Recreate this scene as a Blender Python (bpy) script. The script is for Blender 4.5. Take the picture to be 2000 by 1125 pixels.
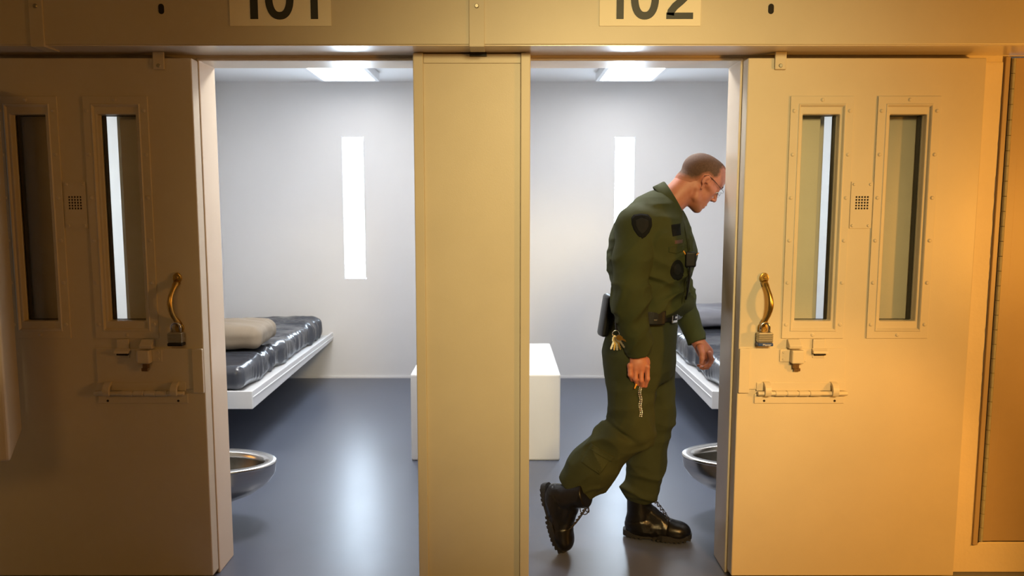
import bpy, bmesh, math, random
import numpy as np
from mathutils import Vector, Matrix

for o in list(bpy.data.objects):
    bpy.data.objects.remove(o, do_unlink=True)
scn = bpy.context.scene
COL = scn.collection

# ------------------------------------------------------------------ camera
FPX = 1480.0
PITCH = math.atan(157.5 / FPX)
CAM_Z = 1.50
cd = bpy.data.cameras.new('camera')
cam = bpy.data.objects.new('camera', cd)
COL.objects.link(cam)
cam.location = (0, 0, CAM_Z)
cam.rotation_euler = (math.pi / 2 - PITCH, 0, 0)
cd.sensor_width = 36.0
cd.lens = 36.0 * FPX / 2000.0
cd.shift_x = 15.0 / 2000.0
cd.clip_start = 0.05
cd.dof.use_dof = True
cd.dof.focus_distance = 3.05
cd.dof.aperture_fstop = 4.0
scn.camera = cam

# ------------------------------------------------------------------ world, view
w = bpy.data.worlds.new('world')
scn.world = w
w.use_nodes = True
w.node_tree.nodes['Background'].inputs[0].default_value = (0.75, 0.86, 1.0, 1)
w.node_tree.nodes['Background'].inputs[1].default_value = 0.6
scn.view_settings.view_transform = 'Standard'
scn.view_settings.look = 'None'
scn.view_settings.exposure = 0.0
scn.view_settings.gamma = 1.0
scn.view_settings.use_curve_mapping = False


def aim(o, target):
    d = Vector(target) - Vector(o.location)
    o.rotation_euler = d.to_track_quat('-Z', 'Y').to_euler()


def spot(name, loc, target, color, energy, cone, blend, radius):
    l = bpy.data.lights.new(name, 'SPOT')
    l.color = color
    l.energy = energy
    l.spot_size = math.radians(cone)
    l.spot_blend = blend
    l.shadow_soft_size = radius
    o = bpy.data.objects.new(name, l)
    COL.objects.link(o)
    o.location = loc
    aim(o, target)
    return o


# corridor lamps: warm ceiling lamp behind the camera, orange ones towards the right end; last two are added fills
spot('corridor_lamp', (0.75, -1.6, 2.7), (0.45, 2.95, 1.35), (1.0, 0.76, 0.34), 790, 38, 1.0, 0.40)
spot('corridor_low_lamp', (1.5, -1.2, 2.75), (1.15, 2.95, 0.02), (1.0, 0.45, 0.09), 500, 25, 0.5, 0.08)
spot('corridor_side_lamp', (2.95, 1.35, 1.35), (1.80, 2.95, 1.25), (1.0, 0.42, 0.06), 150, 115, 0.9, 0.10)
spot('left_fill_light', (-0.9, -1.8, 2.7), (-1.0, 2.95, 1.0), (1.0, 0.49, 0.10), 52, 70, 1.0, 0.40)  # unseen fill added to lift the dim left door
spot('box_fill_spot', (-0.3, -0.3, 2.45), (-2.32, 2.40, 0.95), (1.0, 0.72, 0.36), 420, 19.6, 0.22, 0.02)  # unseen narrow spot added to brighten the control box
for lx in (0.48, -0.745):        # unseen fill added inside each doorway to brighten the jambs
    l = bpy.data.lights.new('entry_fill_light', 'AREA')
    l.shape = 'RECTANGLE'
    l.size, l.size_y = 0.5, 0.35
    l.energy = 33
    l.color = (1.0, 0.97, 0.95)
    o = bpy.data.objects.new('entry_fill_light', l)
    COL.objects.link(o)
    o.location = (lx, 3.85, 2.545)
WINDOW_POWER = 28.0
PANEL_POWER = 7.5

# ------------------------------------------------------------------ materials
MATS = {}


def mat(name, color, rough=0.5, metal=0.0, var=0.0, vscale=8.0, bump=0.0, bscale=200.0, color2=None,
        spec=0.5, coat=0.0, emit=None, estr=0.0, stretch=None, rvar=0.0, sheen=0.0):
    if name in MATS:
        return MATS[name]
    m = bpy.data.materials.new(name)
    m.use_nodes = True
    nt = m.node_tree
    b = nt.nodes['Principled BSDF']
    b.inputs['Base Color'].default_value = (*color, 1)
    b.inputs['Roughness'].default_value = rough
    b.inputs['Metallic'].default_value = metal
    b.inputs['Specular IOR Level'].default_value = spec
    b.inputs['Coat Weight'].default_value = coat
    b.inputs['Coat Roughness'].default_value = 0.15
    if sheen:
        b.inputs['Sheen Weight'].default_value = sheen
    if emit:
        b.inputs['Emission Color'].default_value = (*emit, 1)
        b.inputs['Emission Strength'].default_value = estr
    tc = nt.nodes.new('ShaderNodeTexCoord')
    src = tc.outputs['Object']
    if stretch:
        mp = nt.nodes.new('ShaderNodeMapping')
        mp.inputs['Scale'].default_value = stretch
        nt.links.new(src, mp.inputs['Vector'])
        src = mp.outputs['Vector']
    if var > 0 or rvar > 0:
        n = nt.nodes.new('ShaderNodeTexNoise')
        n.inputs['Scale'].default_value = vscale
        n.inputs['Detail'].default_value = 6
        n.inputs['Roughness'].default_value = 0.6
        nt.links.new(src, n.inputs['Vector'])
        r = nt.nodes.new('ShaderNodeValToRGB')
        r.color_ramp.elements[0].position = 0.25
        r.color_ramp.elements[1].position = 0.75
        c2 = color2 if color2 else tuple(c * (1 - var) for c in color)
        r.color_ramp.elements[0].color = (*c2, 1)
        r.color_ramp.elements[1].color = (*color, 1)
        nt.links.new(n.outputs['Fac'], r.inputs['Fac'])
        if var > 0:
            nt.links.new(r.outputs['Color'], b.inputs['Base Color'])
        if rvar > 0:
            mr = nt.nodes.new('ShaderNodeMapRange')
            mr.inputs['From Min'].default_value = 0.3
            mr.inputs['From Max'].default_value = 0.7
            mr.inputs['To Min'].default_value = rough - rvar
            mr.inputs['To Max'].default_value = rough + rvar
            nt.links.new(n.outputs['Fac'], mr.inputs['Value'])
            nt.links.new(mr.outputs['Result'], b.inputs['Roughness'])
    if bump > 0:
        n2 = nt.nodes.new('ShaderNodeTexNoise')
        n2.inputs['Scale'].default_value = bscale
        n2.inputs['Detail'].default_value = 3
        nt.links.new(src, n2.inputs['Vector'])
        bp = nt.nodes.new('ShaderNodeBump')
        bp.inputs['Strength'].default_value = bump
        bp.inputs['Distance'].default_value = 0.002
        nt.links.new(n2.outputs['Fac'], bp.inputs['Height'])
        nt.links.new(bp.outputs['Normal'], b.inputs['Normal'])
    MATS[name] = m
    return m


def glass_mat():
    m = bpy.data.materials.new('security_glass')
    m.use_nodes = True
    nt = m.node_tree
    nt.nodes.remove(nt.nodes['Principled BSDF'])
    out = nt.nodes['Material Output']
    tr = nt.nodes.new('ShaderNodeBsdfTransparent')
    tr.inputs[0].default_value = (0.99, 1.0, 0.995, 1)
    gl = nt.nodes.new('ShaderNodeBsdfGlossy')
    gl.inputs['Roughness'].default_value = 0.03
    fr = nt.nodes.new('ShaderNodeFresnel')
    fr.inputs['IOR'].default_value = 1.5
    mx = nt.nodes.new('ShaderNodeMixShader')
    nt.links.new(fr.outputs[0], mx.inputs[0])
    nt.links.new(tr.outputs[0], mx.inputs[1])
    nt.links.new(gl.outputs[0], mx.inputs[2])
    nt.links.new(mx.outputs[0], out.inputs['Surface'])
    return m


def emit_mat(name, color, strength):
    m = bpy.data.materials.new(name)
    m.use_nodes = True
    nt = m.node_tree
    b = nt.nodes['Principled BSDF']
    b.inputs['Base Color'].default_value = (0.8, 0.8, 0.8, 1)
    b.inputs['Emission Color'].default_value = (*color, 1)
    b.inputs['Emission Strength'].default_value = strength
    return m


PAINT = mat('cream_enamel_paint', (0.60, 0.54, 0.42), 0.42, var=0.10, vscale=3.0, bump=0.10, bscale=260)
PAINT_GLOSS = mat('cream_gloss_paint', (0.72, 0.63, 0.50), 0.24, var=0.06, vscale=4.0, bump=0.03, bscale=120)
MASONRY = mat('cream_painted_masonry', (0.72, 0.64, 0.49), 0.55, var=0.08, vscale=6.0, bump=0.5, bscale=60)
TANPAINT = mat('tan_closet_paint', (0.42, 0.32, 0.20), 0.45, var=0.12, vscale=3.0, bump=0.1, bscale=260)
CELL = mat('white_cell_paint', (0.72, 0.72, 0.73), 0.5, var=0.04, vscale=2.0, bump=0.06, bscale=150)
CELL_CEIL = mat('white_cell_ceiling_paint', (0.80, 0.80, 0.81), 0.6)
CONC = mat('polished_concrete', (0.105, 0.120, 0.165), 0.34, var=0.3, vscale=2.2, color2=(0.082, 0.094, 0.128), rvar=0.03,
           bump=0.05, bscale=30, spec=0.5)
WHITE_STEEL = mat('white_painted_steel', (0.74, 0.75, 0.77), 0.35, var=0.04, vscale=5.0)
BLOCK = mat('white_painted_concrete', (0.68, 0.68, 0.68), 0.5, var=0.04, vscale=7.0)
BLACK = mat('black_rubber', (0.006, 0.006, 0.007), 0.5)
DARKHOLE = mat('dark_recess', (0.012, 0.010, 0.008), 0.8)  # near-black standing in for shade in holes and gaps; dark screws too
STEEL = mat('brushed_stainless', (0.62, 0.61, 0.60), 0.22, metal=1.0, var=0.15, vscale=12.0, stretch=(1, 1, 12))
CHROME = mat('worn_chrome', (0.72, 0.70, 0.66), 0.2, metal=1.0, var=0.2, vscale=60)
BRASS = mat('aged_brass', (0.62, 0.40, 0.11), 0.34, metal=1.0, var=0.35, vscale=40.0)
LOCKSTEEL = mat('dull_laminated_steel', (0.45, 0.43, 0.36), 0.38, metal=0.9, var=0.2, vscale=200, stretch=(1, 1, 6))
BLUEPLASTIC = mat('blue_plastic_bumper', (0.02, 0.06, 0.22), 0.4)
WHITEPRINT = mat('white_print', (0.75, 0.75, 0.72), 0.5)
SIGN = mat('ivory_sign_card', (0.86, 0.80, 0.64), 0.55, var=0.03, vscale=20)
INK = mat('black_lettering', (0.012, 0.014, 0.012), 0.5)
VINYL = mat('glossy_slate_vinyl', (0.055, 0.06, 0.075), 0.22, var=0.2, vscale=9.0, bump=0.25, bscale=35, spec=0.7)
TAN = mat('tan_cotton', (0.27, 0.215, 0.155), 0.85, var=0.12, vscale=14, bump=0.4, bscale=300)
GREYCLOTH = mat('grey_vinyl_pillow', (0.22, 0.22, 0.25), 0.38, var=0.15, vscale=10, bump=0.2, bscale=40)
GLASS = glass_mat()

# ------------------------------------------------------------------ mesh building
ORG = {}


class MB:
    def __init__(self):
        self.v = []
        self.f = []

    def add(self, vs, fs):
        n = len(self.v)
        self.v += [tuple(map(float, p)) for p in vs]
        self.f += [tuple(n + i for i in f) for f in fs]
        return self

    def box(self, x0, x1, y0, y1, z0, z1):
        if x0 > x1: x0, x1 = x1, x0
        if y0 > y1: y0, y1 = y1, y0
        if z0 > z1: z0, z1 = z1, z0
        vs = [(x, y, z) for x in (x0, x1) for y in (y0, y1) for z in (z0, z1)]
        return self.add(vs, [(0, 1, 3, 2), (4, 6, 7, 5), (0, 4, 5, 1), (2, 3, 7, 6), (0, 2, 6, 4), (1, 5, 7, 3)])

    def tube(self, path, r, n=10, caps=True, flat=None):
        P = [Vector(p) for p in path]
        rs = r if hasattr(r, '__len__') else [r] * len(P)
        vs = []
        ref = None
        for i, p in enumerate(P):
            d = (P[min(i + 1, len(P) - 1)] - P[max(i - 1, 0)])
            d = d.normalized() if d.length > 1e-9 else Vector((0, 0, 1))
            if ref is None:
                ref = Vector((0, 0, 1)) if abs(d.z) < 0.9 else Vector((1, 0, 0))
            a = d.cross(ref).normalized()
            b = a.cross(d).normalized()
            ref = b
            for k in range(n):
                t = 2 * math.pi * k / n
                ca, cb = math.cos(t), math.sin(t)
                q = p + rs[i] * (ca * a + cb * b)
                vs.append(q)
        fs = []
        for i in range(len(P) - 1):
            for k in range(n):
                fs.append((i * n + k, i * n + (k + 1) % n, (i + 1) * n + (k + 1) % n, (i + 1) * n + k))
        if caps:
            fs.append(tuple(range(n)))
            fs.append(tuple((len(P) - 1) * n + k for k in range(n)))
        return self.add(vs, fs)

    def lathe(self, prof, c, n=32, sx=1.0, sy=1.0):
        vs = []
        for (r, z) in prof:
            for k in range(n):
                t = 2 * math.pi * k / n
                vs.append((c[0] + sx * r * math.cos(t), c[1] + sy * r * math.sin(t), c[2] + z))
        fs = []
        for i in range(len(prof) - 1):
            for k in range(n):
                fs.append((i * n + k, i * n + (k + 1) % n, (i + 1) * n + (k + 1) % n, (i + 1) * n + k))
        return self.add(vs, fs)

    def prism(self, pts, fn0, fn1):
        """outline pts (2D) mapped by fn0 and fn1 to the two end faces"""
        n = len(pts)
        vs = [fn0(*p) for p in pts] + [fn1(*p) for p in pts]
        fs = [tuple(range(n)), tuple(range(2 * n - 1, n - 1, -1))]
        fs += [(i, (i + 1) % n, n + (i + 1) % n, n + i) for i in range(n)]
        return self.add(vs, fs)

    def rings(self, loops, close=False):
        """loops of (x0,x1,z0,z1,y): rectangular rings in the XZ plane joined one to the next"""
        vs = []
        for (x0, x1, z0, z1, y) in loops:
            vs += [(x0, y, z0), (x1, y, z0), (x1, y, z1), (x0, y, z1)]
        fs = []
        L = len(loops)
        for i in range(L if close else L - 1):
            a, b = i * 4, ((i + 1) % L) * 4
            for k in range(4):
                fs.append((a + k, a + (k + 1) % 4, b + (k + 1) % 4, b + k))
        return self.add(vs, fs)

    def plate(self, x0, x1, z0, z1, y0, y1, holes):
        xs = sorted({x0, x1, *[min(max(h[i], x0), x1) for h in holes for i in (0, 1)]})
        zs = sorted({z0, z1, *[min(max(h[i], z0), z1) for h in holes for i in (2, 3)]})
        nx, nz = len(xs) - 1, len(zs) - 1

        def solid(i, j):
            if i < 0 or j < 0 or i >= nx or j >= nz:
                return False
            cx, cz = (xs[i] + xs[i + 1]) / 2, (zs[j] + zs[j + 1]) / 2
            return not any(h[0] < cx < h[1] and h[2] < cz < h[3] for h in holes)

        def vid(i, j, k):
            return (i * (nz + 1) + j) * 2 + k
        vs = [(x, y, z) for x in xs for z in zs for y in (y0, y1)]
        fs = []
        for i in range(nx):
            for j in range(nz):
                if not solid(i, j):
                    continue
                fs.append((vid(i, j, 0), vid(i + 1, j, 0), vid(i + 1, j + 1, 0), vid(i, j + 1, 0)))
                fs.append((vid(i, j, 1), vid(i, j + 1, 1), vid(i + 1, j + 1, 1), vid(i + 1, j, 1)))
                if not solid(i - 1, j): fs.append((vid(i, j, 0), vid(i, j + 1, 0), vid(i, j + 1, 1), vid(i, j, 1)))
                if not solid(i + 1, j): fs.append((vid(i + 1, j, 0), vid(i + 1, j, 1), vid(i + 1, j + 1, 1), vid(i + 1, j + 1, 0)))
                if not solid(i, j - 1): fs.append((vid(i, j, 0), vid(i, j, 1), vid(i + 1, j, 1), vid(i + 1, j, 0)))
                if not solid(i, j + 1): fs.append((vid(i, j + 1, 0), vid(i + 1, j + 1, 0), vid(i + 1, j + 1, 1), vid(i, j + 1, 1)))
        return self.add(vs, fs)

    def build(self, name, m, parent=None, org=None, bevel=0.0, smooth=False, recalc=True, seg=2):
        me = bpy.data.meshes.new(name)
        if parent is not None:
            org = ORG[parent.name]
        elif org is None:
            a = np.array(self.v)
            lo, hi = a.min(0), a.max(0)
            org = ((lo[0] + hi[0]) / 2, (lo[1] + hi[1]) / 2, lo[2])
        ox, oy, oz = org
        me.from_pydata([(x - ox, y - oy, z - oz) for (x, y, z) in self.v], [], self.f)
        bm = bmesh.new()
        bm.from_mesh(me)
        loose = [v for v in bm.verts if not v.link_faces]
        if loose:
            bmesh.ops.delete(bm, geom=loose, context='VERTS')
        if recalc:
            bmesh.ops.recalc_face_normals(bm, faces=bm.faces)
        if smooth:
            for f in bm.faces:
                f.smooth = True
        bm.to_mesh(me)
        bm.free()
        if m is not None:
            me.materials.append(m)
        o = bpy.data.objects.new(name, me)
        COL.objects.link(o)
        ORG[o.name] = org
        if parent is not None:
            o.parent = parent
        else:
            o.location = org
        if bevel > 0:
            md = o.modifiers.new('bevel', 'BEVEL')
            md.width = bevel
            md.segments = seg
            md.limit_method = 'ANGLE'
            md.angle_limit = math.radians(40)
            md.harden_normals = False
        return o


def empty(name, loc):
    o = bpy.data.objects.new(name, None)
    COL.objects.link(o)
    o.location = loc
    o.empty_display_size = 0.05
    ORG[o.name] = tuple(loc)
    return o


def tag(o, label=None, cat=None, group=None, kind=None):
    if label: o['label'] = label
    if cat: o['category'] = cat
    if group: o['group'] = group
    if kind: o['kind'] = kind
    return o


def struct(o, label, cat):
    return tag(o, label, cat, kind='structure')


def repeat(src, parent, offset, name=None):
    """copy of a part, sharing its mesh, moved by offset"""
    c = src.copy()
    COL.objects.link(c)
    c.parent = parent
    c.location = Vector(src.location) + Vector(offset)
    return c


# ------------------------------------------------------------------ dimensions of the place
CEN = -0.1325                    # the two cells mirror about this plane
YD = 2.92                        # front face of the sliding doors
YW0, YW1 = 2.99, 3.14            # front wall of the cells
YB = 6.583                       # far wall
ZC = 2.56
XL, XR = -2.445, 2 * CEN + 2.445
ZH = 2.080                       # underside of the header housing
ZO = 2.070                       # head of the door openings


def mx(x):
    return 2 * CEN - x


# ------------------------------------------------------------------ structure
struct(MB().box(-2.75, 3.3, -2.6, YB + 0.2, -0.12, 0.0).build('floor', CONC),
       'polished blue-grey concrete floor of the cells and corridor', 'floor')
struct(MB().box(-2.75, 2.6, YW1, YB + 0.2, ZC, ZC + 0.12).build('ceiling', CELL_CEIL),
       'white ceiling over the two cells', 'ceiling')
struct(MB().box(-2.75, 3.3, -2.6, YW0, 3.05, 3.17).build('ceiling', MASONRY),
       'cream corridor ceiling above the door header', 'ceiling')
WZ0, WZ1 = 0.878, 2.101
WL = (-1.393, -1.205)
WR = (0.946, 1.120)
struct(MB().plate(-2.75, 2.6, 0, ZC, YB, YB + 0.2, [(*WL, WZ0, WZ1), (*WR, WZ0, WZ1)]).build('wall_back', CELL),
       'white far wall of both cells with two slit windows', 'wall')
struct(MB().box(XL - 0.15, XL, YW1, YB, 0, ZC).build('wall_left', CELL), 'white left side wall of the left cell', 'wall')
struct(MB().box(XR, XR + 0.15, YW1, YB, 0, ZC).build('wall_right', CELL), 'white right side wall of the right cell', 'wall')
struct(MB().box(CEN - 0.07, CEN + 0.07, YW1, YB, 0, ZC).build('wall_middle', CELL),
       'white partition between the two cells behind the cream pillar', 'wall')
OPL = (-1.183, -0.335)
OPR = (mx(OPL[1]), mx(OPL[0]))
SLZ = (0.95, 1.96)
SIDE_R = (1.228, 1.40)
SIDE_L = (mx(SIDE_R[1]), mx(SIDE_R[0]))
CLX = 1.940
struct(MB().plate(-2.75, 3.3, 0, 3.05, YW0, YW1,
                  [(*OPL, -1, ZO), (*OPR, -1, ZO), (*SIDE_R, *SLZ), (*SIDE_L, *SLZ), (CLX, 2.75, 0.13, 2.078)]
                  ).build('wall_front', MASONRY, bevel=0.004),
       'cream painted front wall of the cells facing the corridor', 'wall')
struct(MB().box(-2.75, -2.45, -2.6, YW0 - 0.2, 0, 3.05).build('wall_corridor_left', MASONRY), 'cream left end wall of the corridor', 'wall')
struct(MB().box(3.2, 3.3, -2.6, YW0, 0, 3.05).build('wall_corridor_right', MASONRY), 'cream right end wall of the corridor', 'wall')
struct(MB().box(-2.75, 3.3, -2.72, -2.6, 0, 3.05).build('wall_corridor_back', MASONRY), 'cream corridor wall opposite the cells', 'wall')
struct(MB().box(XL, CEN - 0.07, YB - 0.012, YB, 0, 0.016).build('baseboard_left_cell', CELL), 'thin white bead at foot of left cell far wall', 'baseboard')
struct(MB().box(CEN + 0.07, XR, YB - 0.012, YB, 0, 0.016).build('baseboard_right_cell', CELL), 'thin white bead at foot of right cell far wall', 'baseboard')


def opening_trim(op, name, label):
    m = MB()
    t = 0.010
    m.plate(op[0] - 0.0, op[1] + 0.0, 0, ZO, YW0 - 0.004, YW1 + 0.006, [(op[0] + t, op[1] - t, -1, ZO - t)])
    struct(m.build(name, PAINT_GLOSS, bevel=0.003), label, 'door frame')


opening_trim(OPL, 'trim_1', 'glossy cream steel frame lining the left cell doorway')
opening_trim(OPR, 'trim_2', 'glossy cream steel frame lining the right cell doorway')

# sidelights in the front wall behind the open doors: stop frame and pane
for i, (sx, lab) in enumerate(((SIDE_R, 'right'), (SIDE_L, 'left'))):
    r = empty('window_%d' % (3 + i), ((sx[0] + sx[1]) / 2, YW0 + 0.1, SLZ[0]))
    struct(r, 'narrow sidelight in front wall seen through the %s door glass' % lab, 'window')
    a, b = sx
    # stop on the side nearer the doorway is deeper
    if lab == 'right':
        ia, ib = a + 0.048, b - 0.01
    else:
        ia, ib = a + 0.01, b - 0.052
    MB().plate(a, b, SLZ[0], SLZ[1], YW0 + 0.085, YW0 + 0.115, [(ia, ib, SLZ[0] + 0.02, SLZ[1] - 0.02)]).build('window_stop', PAINT, r)
    MB().box(a + 0.002, b - 0.002, YW0 + 0.117, YW0 + 0.123, SLZ[0] + 0.002, SLZ[1] - 0.002).build('pane', GLASS, r)

# slit windows of the cells
WPANE = emit_mat('daylit_frosted_glass', (0.70, 0.85, 1.0), WINDOW_POWER)
for i, (wx, lab) in enumerate(((WL, 'left'), (WR, 'right'))):
    r = empty('window_%d' % (1 + i), ((wx[0] + wx[1]) / 2, YB + 0.03, WZ0))
    struct(r, 'tall glowing slit window in far wall of the %s cell' % lab, 'window')
    x0, x1 = wx

    def rr(ins, rad, n=5):
        pts = []
        for cx, cz, a0 in ((x1 - rad, WZ1 - rad, 0), (x0 + rad, WZ1 - rad, 90), (x0 + rad, WZ0 + rad, 180), (x1 - rad, WZ0 + rad, 270)):
            for k in range(n + 1):
                t = math.radians(a0 + 90 * k / n)
                pts.append((cx + (rad - ins) * math.cos(t), cz + (rad - ins) * math.sin(t)))
        return pts
    o_, i_ = rr(-0.004, 0.022), rr(0.006, 0.022)
    fm = MB()
    n = len(o_)
    vs = [(x, YB - 0.003, z) for x, z in o_] + [(x, YB - 0.003, z) for x, z in i_] + [(x, YB + 0.05, z) for x, z in i_]
    fs = []
    for k in range(n):
        k2 = (k + 1) % n
        fs += [(k, k2, n + k2, n + k), (n + k, n + k2, 2 * n + k2, 2 * n + k)]
    fm.add(vs, fs).build('window_frame', WHITE_STEEL, r)
    MB().box(x0 - 0.0, x1 + 0.0, YB + 0.05, YB + 0.06, WZ0, WZ1).build('pane', WPANE, r)

# header housing above the doors, with cover strips and slotted holes
hd = empty('wall_header', (0.2, 2.9, ZH))
struct(hd, 'cream steel header housing running above both cell doors', 'header')
MB().box(-2.45, 3.2, 2.81, YW0, ZH + 0.003, 3.05).build('housing', PAINT, hd, bevel=0.004)
MB().box(-2.45, 3.2, 2.812, YW0 - 0.001, ZH, ZH + 0.0028).build('soffit', PAINT_GLOSS, hd)
for x0, x1, nm in ((-0.127, -0.071, 'cover_strip'), (-1.705, -1.655, 'cover_strip')):
    s = MB().box(x0, x1, 2.804, 2.90, ZH - 0.005, 3.04).build('cover_strip', PAINT, hd, bevel=0.002)
    MB().lathe([(0.0, -0.003), (0.006, -0.003), (0.009, 0.001), (0.009, 0.004)], (0, 0, 0), 12)
    sc = MB()
    xc = (x0 + x1) / 2
    sc.tube([(xc, 2.8045, 2.217), (xc, 2.799, 2.217)], [0.009, 0.006], 12).build('screw', LOCKSTEEL, s, smooth=False)
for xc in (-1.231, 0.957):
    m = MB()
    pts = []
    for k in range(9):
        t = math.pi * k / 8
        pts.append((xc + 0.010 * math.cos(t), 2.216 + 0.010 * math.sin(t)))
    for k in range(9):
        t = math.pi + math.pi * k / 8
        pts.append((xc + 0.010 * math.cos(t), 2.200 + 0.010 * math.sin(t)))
    m.prism(pts, lambda a, b: (a, 2.8085, b), lambda a, b: (a, 2.814, b)).build('slot_shade', DARKHOLE, hd)  # dark raised patch stands in for the shade inside the slot

# pillar between the doorways
pl = empty('wall_pillar', (CEN + 0.01, 2.95, 0))
struct(pl, 'cream steel pillar panel between the two open doorways', 'pillar')
MB().box(-0.318, 0.075, 2.932, YW0 - 0.001, 0, ZH - 0.004).build('panel', PAINT, pl, bevel=0.002)
MB().box(-0.3435, -0.305, 2.918, YW0 - 0.001, 0, ZH - 0.004).build('flange', PAINT, pl, bevel=0.003)
MB().box(0.062, 0.0985, 2.918, YW0 - 0.001, 0, ZH - 0.004).build('flange', PAINT, pl, bevel=0.003)
MB().box(-0.304, 0.061, 2.927, 2.931, 2.040, ZH - 0.006).build('top_plate', PAINT, pl, bevel=0.001)
MB().box(-0.130, -0.066, 2.914, 2.925, 2.064, ZH - 0.002).build('notch', BLACK, pl)


# ------------------------------------------------------------------ the sliding doors
def text_mesh(s, size):
    c = bpy.data.curves.new('t', 'FONT')
    c.body = s
    c.size = size
    c.align_x = 'CENTER'
    o = bpy.data.objects.new('t', c)
    COL.objects.link(o)
    dg = bpy.context.evaluated_depsgraph_get()
    me = bpy.data.meshes.new_from_object(o.evaluated_get(dg))
    vs = [tuple(v.co) for v in me.vertices]
    fs = [tuple(p.vertices) for p in me.polygons]
    bpy.data.objects.remove(o, do_unlink=True)
    bpy.data.curves.remove(c)
    bpy.data.meshes.remove(me)
    return vs, fs


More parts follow.
